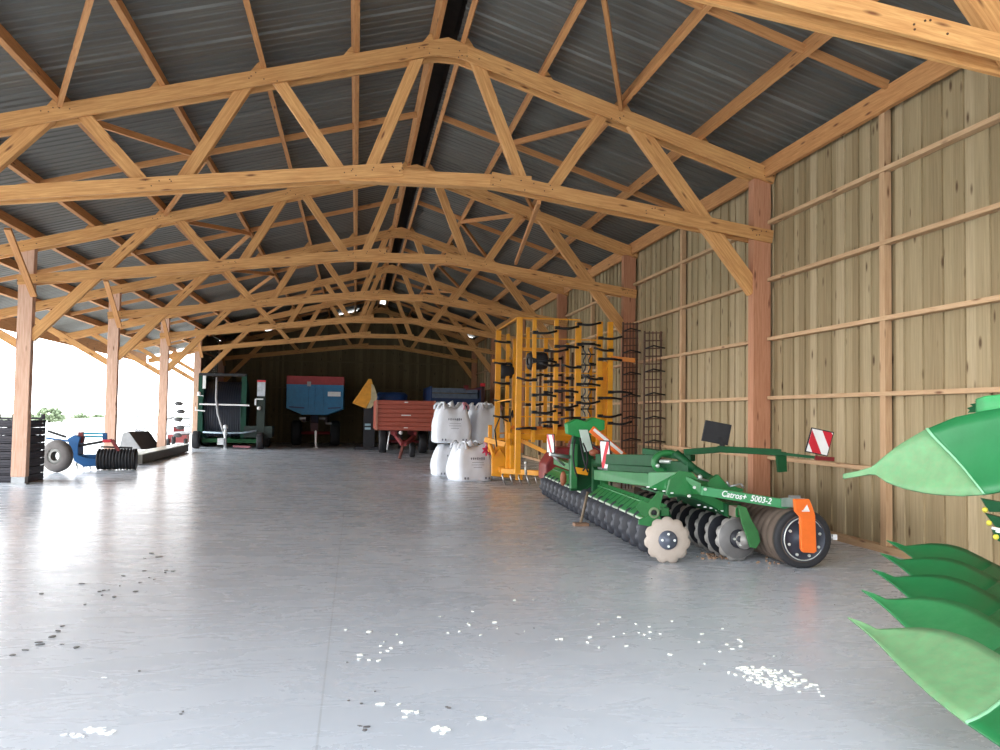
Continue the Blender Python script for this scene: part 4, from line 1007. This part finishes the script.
# orange hopper on its dark carrier
t_ = thing('hopper', 'tilted orange hopper with a white edge left of the faded red trailer', 'hopper', (.55, 40, 0))
m = MB()
P = [Yp(u, v, 39.8) for u, v in ((352.5, 403), (368.5, 379), (371.5, 379), (374, 388), (371, 399), (366, 408.5))]
m.prism(P, (.0, .9, 0)); m.build('hopper_shell', paint('hopper_orange', lin(220, 150, 36), .5, 0, .15), t_, bevel=.02)
m = MB(); P = [Yp(u, v, 39.75) for u, v in ((371.5, 384), (374, 385), (377.5, 397), (376, 401), (371, 408), (366.5, 408.3), (371, 399))]; m.prism(P, (0, .3, 0)); m.build('hopper_lip', paint('cream_edge', lin(206, 190, 150), .5), t_)
m = MB(); m.box((.80, 40.2, 2.1), (.35, .3, .3)); m.build('white_motor', GREY, t_)
m = MB(); m.beam((.62, 40.4, .05), (.62, 40.4, 2.0), .5, .4, up=(0, 1, 0)); m.beam((.55, 40.4, 1.9), (.9, 40.4, 2.05), .3, .12); m.box((.55, 40.4, .06), (1.1, 1.2, .12)); m.build('carrier_frame', paint('dark_carrier', lin(34, 34, 40), .6), t_)
m = MB(); m.box((.56, 40.16, 1.12), (.26, .05, .10)); m.box((.56, 40.16, .95), (.26, .05, .10)); m.build('pale_label', paint('pale_blue_label', lin(160, 190, 200), .5), t_)
# blue spreader hopper behind the red trailer
t_ = thing('spreader', 'blue rounded spreader hopper top showing above the faded red trailer', 'spreader', (1.7, 41.5, 0))
m = MB(); m.lathe([(.35, 0), (.55, .15), (.72, .7), (.75, .95), (.60, 1.08), (0, 1.1)], (1.65, 41.5, 1.55), (0, 0, 1), 24); m.build('hopper_tank', paint('royal_blue', lin(30, 70, 130), .5), t_)
m = MB(); m.box((1.65, 41.5, 1.0), (.8, .8, 1.2)); m.beam((1.2, 41.5, .02), (1.2, 41.5, 1.2), .1, .8, up=(0, 1, 0)); m.beam((2.1, 41.5, .02), (2.1, 41.5, 1.2), .1, .8, up=(0, 1, 0)); m.build('spreader_frame', BLACK, t_)

# ================================================================ dark green hose reel irrigator
HRL = thing('hose_reel', 'tall dark green irrigation hose reel on wheels by the left corner of the back wall', 'hose reel', (-5.6, 41.2, 0))
RG = paint('reel_green', lin(8, 62, 46), .6, 0, .2, spec=.3)
for x in (-6.75, -5.1):
    m = MB(); m.lathe([(0, -.03), (1.40, -.03), (1.45, 0), (1.40, .03), (0, .03)], (x, 41.3, 1.72), (1, 0, 0), 40); m.build('drum_flange', RG, HRL)
m = MB(); prf = []
for k in range(16): z = .05+k*.1; prf += [(1.235, z), (1.25, z+.05), (1.235, z+.1)]
m.lathe(prf, (-6.75, 41.3, 1.72), (1, 0, 0), 36); m.build('wound_hose', paint('navy_hose', lin(26, 32, 46), .5), HRL)
for x in (-6.82, -5.0):
    m = MB(); m.beam((x, 40.0, .5), (x, 40.0, 3.25), .22, .16, up=(0, 1, 0)); m.beam((x, 40.0, .55), (x, 42.4, .55), .14, .2); m.build('side_frame', RG, HRL)
m = MB(); m.beam((-6.9, 39.9, 3.22), (-4.9, 39.9, 3.22), .14, .12); m.build('top_beam', BLACK, HRL)
for z, xa_, xb_ in ((1.92, -6.85, -4.75), ):
    m = MB(); m.beam((xa_, 39.82, z), (xb_, 39.82, z-.02), .05, .07); m.build('white_rail', WHITE, HRL)
m = MB(); m.tube([(-6.65, 39.7, .70), (-5.6, 39.6, .68), (-5.0, 39.6, .70), (-4.4, 39.7, .80)], .04, 8); m.build('white_rail', paint('pale_blue_rail', lin(170, 190, 205), .5), HRL)
m = MB(); m.tube([(-6.15, 39.85, 3.1), (-6.15, 39.8, 2.2), (-6.05, 39.75, 1.5), (-5.85, 39.6, .95), (-5.7, 39.5, .55)], .05, 8); m.build('grey_hose', GREY, HRL)
m = MB(); m.box((-6.68, 39.88, 2.92), (.13, .03, .65)); m.build('white_stripe', WHITE, HRL)
m = MB(); m.beam((-7.0, 39.8, 1.66), (-6.6, 39.8, 1.62), .05, .05); m.beam((-7.0, 39.8, 1.62), (-7.0, 39.8, 1.80), .05, .05, up=(0, 1, 0)); m.sphere((-6.88, 39.85, 2.38), .08, 8, 6); m.beam((-6.98, 39.9, 2.30), (-6.7, 39.9, 2.28), .03, .03); m.build('white_bracket', WHITE, HRL)
m = MB(); m.beam((-4.25, 39.9, .6), (-4.25, 39.9, 3.05), .34, .25, up=(0, 1, 0)); m.box((-4.35, 40.3, .75), (1.2, 1.0, .5)); m.build('gear_housing', paint('black_green', lin(22, 40, 34), .6), HRL)
m = MB(); m.box((-4.25, 39.74, 2.62), (.34, .03, .62)); m.build('notice_board', paint('pale_notice', lin(190, 196, 204), .5), HRL)
m = MB(); m.box((-4.25, 39.735, 2.97), (.36, .03, .09)); m.build('red_strip', RED, HRL)
m = MB(); m.box((-4.3, 39.72, 2.18), (.3, .04, .05)); m.box((-4.48, 39.72, 2.05), (.07, .04, .28)); m.sphere((-4.32, 39.70, 1.78), .09, 8, 6); m.build('control_lever', WHITE, HRL)
wheel((-6.92, 39.75, .38), .38, .30, (1, 0, 0), HRL); wheel((-4.22, 39.7, .36), .36, .30, (1, 0, 0), HRL)
wheel((-6.92, 42.4, .38), .38, .30, (1, 0, 0), HRL); wheel((-4.22, 42.4, .36), .36, .30, (1, 0, 0), HRL)
m = MB(); m.cyl((-5.65, 39.3, .03), (-5.65, 39.3, .95), .06, 10); m.sphere((-5.65, 39.28, .95), .11, 8, 6); m.sphere((-5.65, 39.26, .68), .10, 8, 6); m.box((-5.82, 39.25, .33), (.26, .2, .28)); m.box((-5.65, 39.3, .015), (.3, .3, .03)); m.build('hydrant_jack', paint('pale_metal', lin(205, 208, 210), .45, .2), HRL)
m = MB(); m.beam((-6.7, 39.9, .35), (-4.4, 39.9, .33), .16, .16); m.beam((-5.6, 39.9, .35), (-5.6, 42.4, .35), .2, .2); m.beam((-6.9, 42.4, .38), (-4.2, 42.4, .36), .1, .1); m.build('base_frame', GREEN_D, HRL)
m = MB(); m.beam((-5.3, 39.5, .12), (-4.6, 39.4, .10), .3, .08); m.build('red_skid', paint('faded_red_skid', lin(150, 90, 100), .6), HRL)

HRL.location.x += .15
# ================================================================ left side machinery
CRATE = paint('black_plastic_crate', lin(44, 42, 52), .55, 0, .2)
names = ['bottom', 'second from the bottom', 'third from the bottom', 'fourth from the bottom', 'fifth from the bottom', 'sixth from the bottom', 'seventh from the bottom', 'topmost']
def crate(z, label):
    r = thing('plastic_crate', label, 'crate', (-7.40, 21.25, z), 'stacked black crates')
    c = V((-7.40, 21.25, z)); m = MB(); h = .17
    m.box(c+V((0, 0, .02)), (.70, 1.0, .035))
    m.build('crate_base', CRATE, r)
    m = MB()
    for sx_ in (-.34, .34):
        for zz in (.055, .125): m.box(c+V((sx_, 0, zz)), (.03, 1.0, .064))
        for yy in (-.48, -.2, .2, .48): m.box(c+V((sx_*.985, yy, .09)), (.03, .05, .15))
    for sy in (-.485, .485):
        for zz in (.055, .125): m.box(c+V((0, sy, zz)), (.70, .03, .064))
        for xx in (-.25, 0, .25): m.box(c+V((xx, sy*.985, .09)), (.05, .03, .15))
    m.build('crate_side', CRATE, r); return r
c0 = crate(0, 'black slatted crate behind the left post, %s of its stack' % names[0])
for k in range(1, 8): dup(c0, (-7.40, 21.25, k*.172), 'black slatted crate behind the left post, %s of its stack' % names[k])
m = MB()
for y in (20.8, 21.7):
    for x in (-7.71, -7.09): m.box((x, y, 1.377+.06), (.07, .07, .12))
m.box((-7.4, 20.8, 1.40), (.66, .05, .05)); m.box((-7.4, 21.7, 1.40), (.66, .05, .05))
solo(m, 'lid_frame', CRATE, 'black frame with corner stubs lying on the topmost crate', 'frame')
# pale bits beyond the crates
t_ = thing('tyre', 'worn grey tyre standing between the black crates and the blue cultivator', 'tyre', (-7.3, 24.0, 0))
m = MB(); m.lathe([(.20, -.12), (.33, -.13), (.40, -.08), (.42, 0), (.40, .08), (.33, .13), (.20, .12)], (-7.50, 24.1, .42), (.35, 1, 0), 32); m.build('tread', paint('dusty_tyre', lin(98, 92, 90), .8), t_)
m = MB(); m.lathe([(.12, -.1), (.21, -.11), (.21, .11), (.12, .1)], (-7.50, 24.1, .42), (.35, 1, 0), 24); m.build('rim', paint('grey_rim', lin(120, 118, 114), .5), t_)
CBL = paint('implement_blue', lin(16, 84, 140), .45, 0, .2)
BC = thing('blue_cultivator', 'blue cultivator with red hydraulic parts and black packer roller by the open side', 'cultivator', (-6.8, 25.4, 0))
def bp_(m, name, mat, **k): return m.build(name, mat, BC, **k)
m = MB(); m.prism([Yp(u, v, 25) for u, v in ((67, 439), (74, 435), (80, 437), (78, 446), (78, 455), (86, 458), (98, 459), (98, 466), (84, 467), (74, 461), (71, 450))], (0, .5, 0)); bp_(m, 'headstock', CBL, bevel=.01)
for p, q, w_, mat in (((66, 437), (48, 431), .06, TINE), ((68, 441), (46, 438), .05, CBL), ((69, 445), (46, 446), .07, DARKRED), ((78, 446), (112, 440), .07, TINE), ((112, 440), (119, 451), .08, DARKRED), ((103, 441), (112, 441), .08, RED)):
    m = MB(); m.beam(Yp(*p, 25.1), Yp(*q, 25.1), w_, w_); bp_(m, 'link_arm', mat)
for v in (433.5, 436.5): m = MB(); m.beam(Yp(84, v, 25.6), Yp(105, v+.3, 25.6), .05, .055); bp_(m, 'frame_bar', paint('sky_blue_paint', lin(60, 170, 200), .45))
m = MB(); m.beam(Yp(81, 432, 25.2), Yp(81, 443, 25.2), .12, .12, up=(0, 1, 0)); bp_(m, 'red_ram', DARKRED)
m = MB(); m.beam(Yp(105, 433, 25.6), Yp(105, 440, 25.6), .1, .1, up=(0, 1, 0)); bp_(m, 'frame_post', CBL)
m = MB(); m.beam((-7.35, 25.3, .30), (-6.5, 25.3, .30), .30, .22); bp_(m, 'lower_beam', CBL, bevel=.01)
for k in range(6):
    c = V((-7.3+k*.16, 25.1, .26)); m = MB(); m.tube([c, c+V((0, -.08, -.1)), c+V((.03, -.02, -.255))], [.025, .022, .012], 6); bp_(m, 'tine', TINE)
m = MB(); prf = [(0, 0), (.2, 0)]
for k in range(12): z = k*.08; prf += [(.25, z), (.285, z+.02), (.285, z+.05), (.25, z+.07)]
m.lathe(prf+[(0, .96)], (-6.82, 25.2, .29), (1, .05, 0), 30); bp_(m, 'packer_roller', BLACK)
m = MB(); m.lathe([(0, .0), (.29, .0), (.29, .03), (0, .03)], (-5.88, 25.25, .29), (1, .05, 0), 30); bp_(m, 'roller_end', TINE)
m = MB(); m.beam((-6.75, 25.2, .62), (-5.95, 25.2, .60), .05, .05); bp_(m, 'scraper_bar', TINE)
BK = thing('loader_bucket', 'grey loader bucket lying open on the floor behind the blue cultivator', 'bucket', (-8.1, 34.2, 0))
def yk(u, v, y=35.0): return Yp(u, v, y)
sidep = [(119, 450), (123, 433.5), (128.5, 432), (135, 441), (141, 449.5)]
sidew = [yk(u, v, 33.8) for u, v in sidep]
m = MB(); m.prism(sidew, (.02, .03, 0)); m.build('bucket_side', GREY, BK)
vec = V((.40, 1.3, 0))
m = MB(); m.grid([[p, p+vec] for p in (sidew[0], sidew[1], sidew[2])], sm=False); m.build('bucket_back', GREY, BK, solid=.03)
m = MB(); m.grid([[p+V((0, .02, 0)), p+vec] for p in (sidew[2], sidew[3], sidew[4])], sm=False); m.build('bucket_floor', paint('dark_bucket_inside', lin(40, 42, 48), .6), BK, solid=.03)
m = MB(); m.prism([p+vec for p in sidew], (.02, .03, 0)); m.build('bucket_side', GREY, BK)
for i, (dx, lab) in enumerate(((.06, 'long grey steel beam lying on the floor nearer the shed, pale on top'), (-.21, 'long grey steel beam lying on the floor nearer the grey bucket'))):
    r = thing('steel_beam', lab, 'beam', (-6.55+dx, 31.8, 0), 'long beams on the floor')
    m = MB(); m.beam((-6.38+dx, 27.6, .16), (-6.60+dx, 36.2, .16), .20, .26); m.build('beam_body', paint('dark_steel_beam', lin(110, 106, 98), .5, .2), r)
    m = MB(); m.beam((-6.38+dx, 27.6, .31), (-6.60+dx, 36.2, .31), .24, .035); m.build('top_flange', paint('pale_aluminium', lin(190, 188, 176), .4, .3), r)
# machines standing out in the yard, past the third and fourth posts
TD = thing('hay_tedder', 'pale hay tedder with folded tine arms out in the yard behind the left posts', 'hay tedder', (-9.6, 42, -.16))
PALE = paint('pale_grey_metal', lin(196, 196, 200), .5, .2)
c = V((-9.3, 42.5, .4))
for k in range(8):
    a = c+V((-.6+.02*k, 0, .2)); th = .15+k*.16
    m = MB(); m.tube([a, a+V((-.2+.28*k, -.2, .75+.10*math.sin(k))), a+V((-.5+.40*k, -.25, 1.15-.16*k+.3))], .03, 6); m.build('tine_arm', PALE, TD)
m = MB(); m.beam(c+V((-1.2, 0, 0)), c+V((1.9, -.2, .25)), .12, .12); m.build('tedder_frame', PALE, TD)
for k in range(5):
    m = MB(); m.sphere(c+V((1.35+.10*(k % 2), -.6, .1+k*.36)), .15, 10, 6, 0, (1.3, .6, .7)); m.beam(c+V((1.2, -.6, .1+k*.36)), c+V((1.9, -.6, .16+k*.36)), .04, .05); m.build('tine_hub', paint('dull_black', lin(70, 70, 72), .6), TD)
for x in (-.9, 1.1): wheel(c+V((x, -.2, -.26)), .30, .18, (1, .2, 0), TD)
t_ = thing('red_mower', 'small dull red mower in the yard beside the rearmost left posts', 'mower', (-8.3, 45.0, -.16))
m = MB(); m.box((-8.5, 45, .3), (.9, .7, .5)); m.build('mower_deck', paint('dull_rose_red', lin(150, 70, 70), .6), t_)
m = MB(); m.beam((-8.5, 45, .5), (-8.5, 45, .85), .5, .1); m.build('mower_guard', DARKRED, t_)
for x in (-8.9, -8.1): wheel((x, 44.7, .06), .22, .14, (1, 0, 0), t_)
# boarded left side of the last bay
m = MB(); boards(m, T(5)+.15, YB, -.05, lambda y: 5.42, lambda y, o: (-7.27+o, y), V((1, 0, 0)), 0)
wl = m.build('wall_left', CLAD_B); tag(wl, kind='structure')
for z in (1.5, 2.95, 4.4):
    m = MB(); m.beam((-7.20, T(5)+.15, z), (-7.20, YB-.2, z), .08, .07); m.build('girt', W_GIRT, wl)

# ================================================================ trees and hedge far across the field
FOL = paint('pale_foliage', lin(134, 148, 116), .9, 0, .3, None, 0, 1.2)
BARK = paint('bark', lin(96, 84, 70), .9)
def tree(x, y, h, r, label, seed, cat='tree', trunk=True):
    rr = random.Random(seed); t_ = thing(cat, label, cat, (x, y, -.2), 'greenery across the field')
    m = MB()
    for k in range(300):
        th, ph = rr.uniform(0, 2*PI), math.acos(rr.uniform(-.5, 1)); q = r*rr.uniform(.55, 1.0)
        c = V((x+math.cos(th)*math.sin(ph)*q*1.15, y+math.sin(th)*math.sin(ph)*q, -.2+h-r*.9+math.cos(ph)*q*.9)); s = r*rr.uniform(.10, .2)
        a = V((rr.uniform(-1, 1), rr.uniform(-1, 1), rr.uniform(-1, 1))).normalized(); b = a.orthogonal().normalized(); d = a.cross(b)
        o = len(m.v); m.v += [c+b*s, c+d*s*.8, c-b*s, c-d*s*.8, c+a*s*.7, c-a*s*.7]
        for f in ((0, 1, 4), (1, 2, 4), (2, 3, 4), (3, 0, 4), (1, 0, 5), (2, 1, 5), (3, 2, 5), (0, 3, 5)): m.face([o+i for i in f], None, 0, True)
    m.build('foliage', FOL, t_)
    if trunk: m = MB(); m.cyl((x, y, -.2), (x, y, h-r), .2, 8, 0, .1); m.build('trunk', BARK, t_)
for (u, d, h, r, lab, s) in ((49, 110, 2.0, 1.5, 'round pale green tree seen right of the first left post', 1),):
    p = Zp(u, 440, -.2); q = CP+ray(u, 425)*d; tree(q.x, q.y, h, r, lab, s)
for i, (u, d, h, r, lab) in enumerate(((30, 160, .9, 1.6, 'low pale hedge far across the field beside the crates'), (80, 170, 1.0, 1.7, 'low pale hedge far across the field above the blue cultivator'), (98, 190, .8, 1.4, 'low pale hedge far off beside the post behind the blue cultivator'))):
    q = CP+ray(u, 425)*d; tree(q.x, q.y, h, r, lab, 10+i, 'hedge', False)

# ================================================================ spills on the floor
rg = random.Random(5)
def flecks(lst, name, mat, label, cat, up=.004):
    m = MB()
    for (u, v, su, sv, n, s) in lst:
        for k in range(n):
            p = Zp(u+rg.gauss(0, su), v+rg.gauss(0, sv)); a = s*rg.uniform(.5, 1.5)*1.15; b = a*rg.uniform(.4, .9); th = rg.uniform(0, PI)
            N_ = 7; pts = []
            for i in range(N_):
                t2 = 2*PI*i/N_; q = rg.uniform(.7, 1.1); x, y = math.cos(t2)*a*q, math.sin(t2)*b*q
                pts.append((p.x+x*math.cos(th)-y*math.sin(th), p.y+x*math.sin(th)+y*math.cos(th), .0005))
            m.prism(pts, (0, 0, up*rg.uniform(.6, 1.5)+.001))
    o = m.build(name, mat); tag(o, label, cat, None, 'stuff'); return o
flecks([(757, 672, 12, 3.5, 40, .016), (780, 680, 13, 4, 32, .018), (800, 688, 14, 4, 16, .014), (735, 648, 14, 4, 6, .014), (640, 632, 30, 8, 14, .014), (600, 640, 20, 6, 5, .013), (690, 640, 30, 8, 5, .012),
        (385, 640, 14, 8, 9, .014), (370, 660, 14, 4, 5, .016), (410, 712, 6, 2, 8, .016), (385, 706, 6, 2, 4, .016), (440, 730, 5, 2, 9, .016), (482, 719, 2, 1, 3, .022), (465, 630, 20, 4, 5, .013), (500, 632, 10, 3, 3, .012), (460, 606, 60, 10, 5, .01)],
       'spilled_granules', paint('white_granules', lin(246, 246, 236), .8, 0, .03), 'small white granules spilled in loose patches on the concrete floor', 'spilled granules')
flecks([(98, 731, 7, 1.6, 26, .016), (75, 735, 6, 1, 9, .014), (106, 677, 2, .6, 2, .012)], 'lime_smear', paint('white_lime', lin(244, 244, 244), .9, 0, .03), 'white lime smear on the floor at the lower left of the picture', 'lime smear', .002)
flecks([(150, 556, 10, 3, 4, .03), (160, 575, 8, 4, 5, .020), (105, 588, 14, 6, 7, .022), (130, 584, 12, 5, 3, .018), (55, 630, 8, 4, 4, .02), (50, 646, 12, 3, 4, .02), (20, 652, 6, 3, 2, .018), (80, 605, 20, 8, 3, .012), (182, 714, 1, 1, 2, .012), (365, 728, 4, 2, 3, .014), (370, 675, 20, 20, 5, .008), (135, 670, 3, 1, 1, .014), (450, 708, 3, 1, 2, .012), (620, 600, 150, 30, 8, .006)],
       'mud_flecks', paint('dark_mud', lin(96, 92, 92), .8, 0, .2), 'small dark mud flecks scattered over the left of the concrete floor', 'mud')
flecks([(716, 557, 7, 2, 26, .022)  , (765, 562, 8, 2, 8, .012)], 'soil_crumbs', paint('brown_soil', lin(150, 122, 100), .9, 0, .2), 'brown soil crumbs fallen under the discs of the green disc harrow', 'soil', .014)
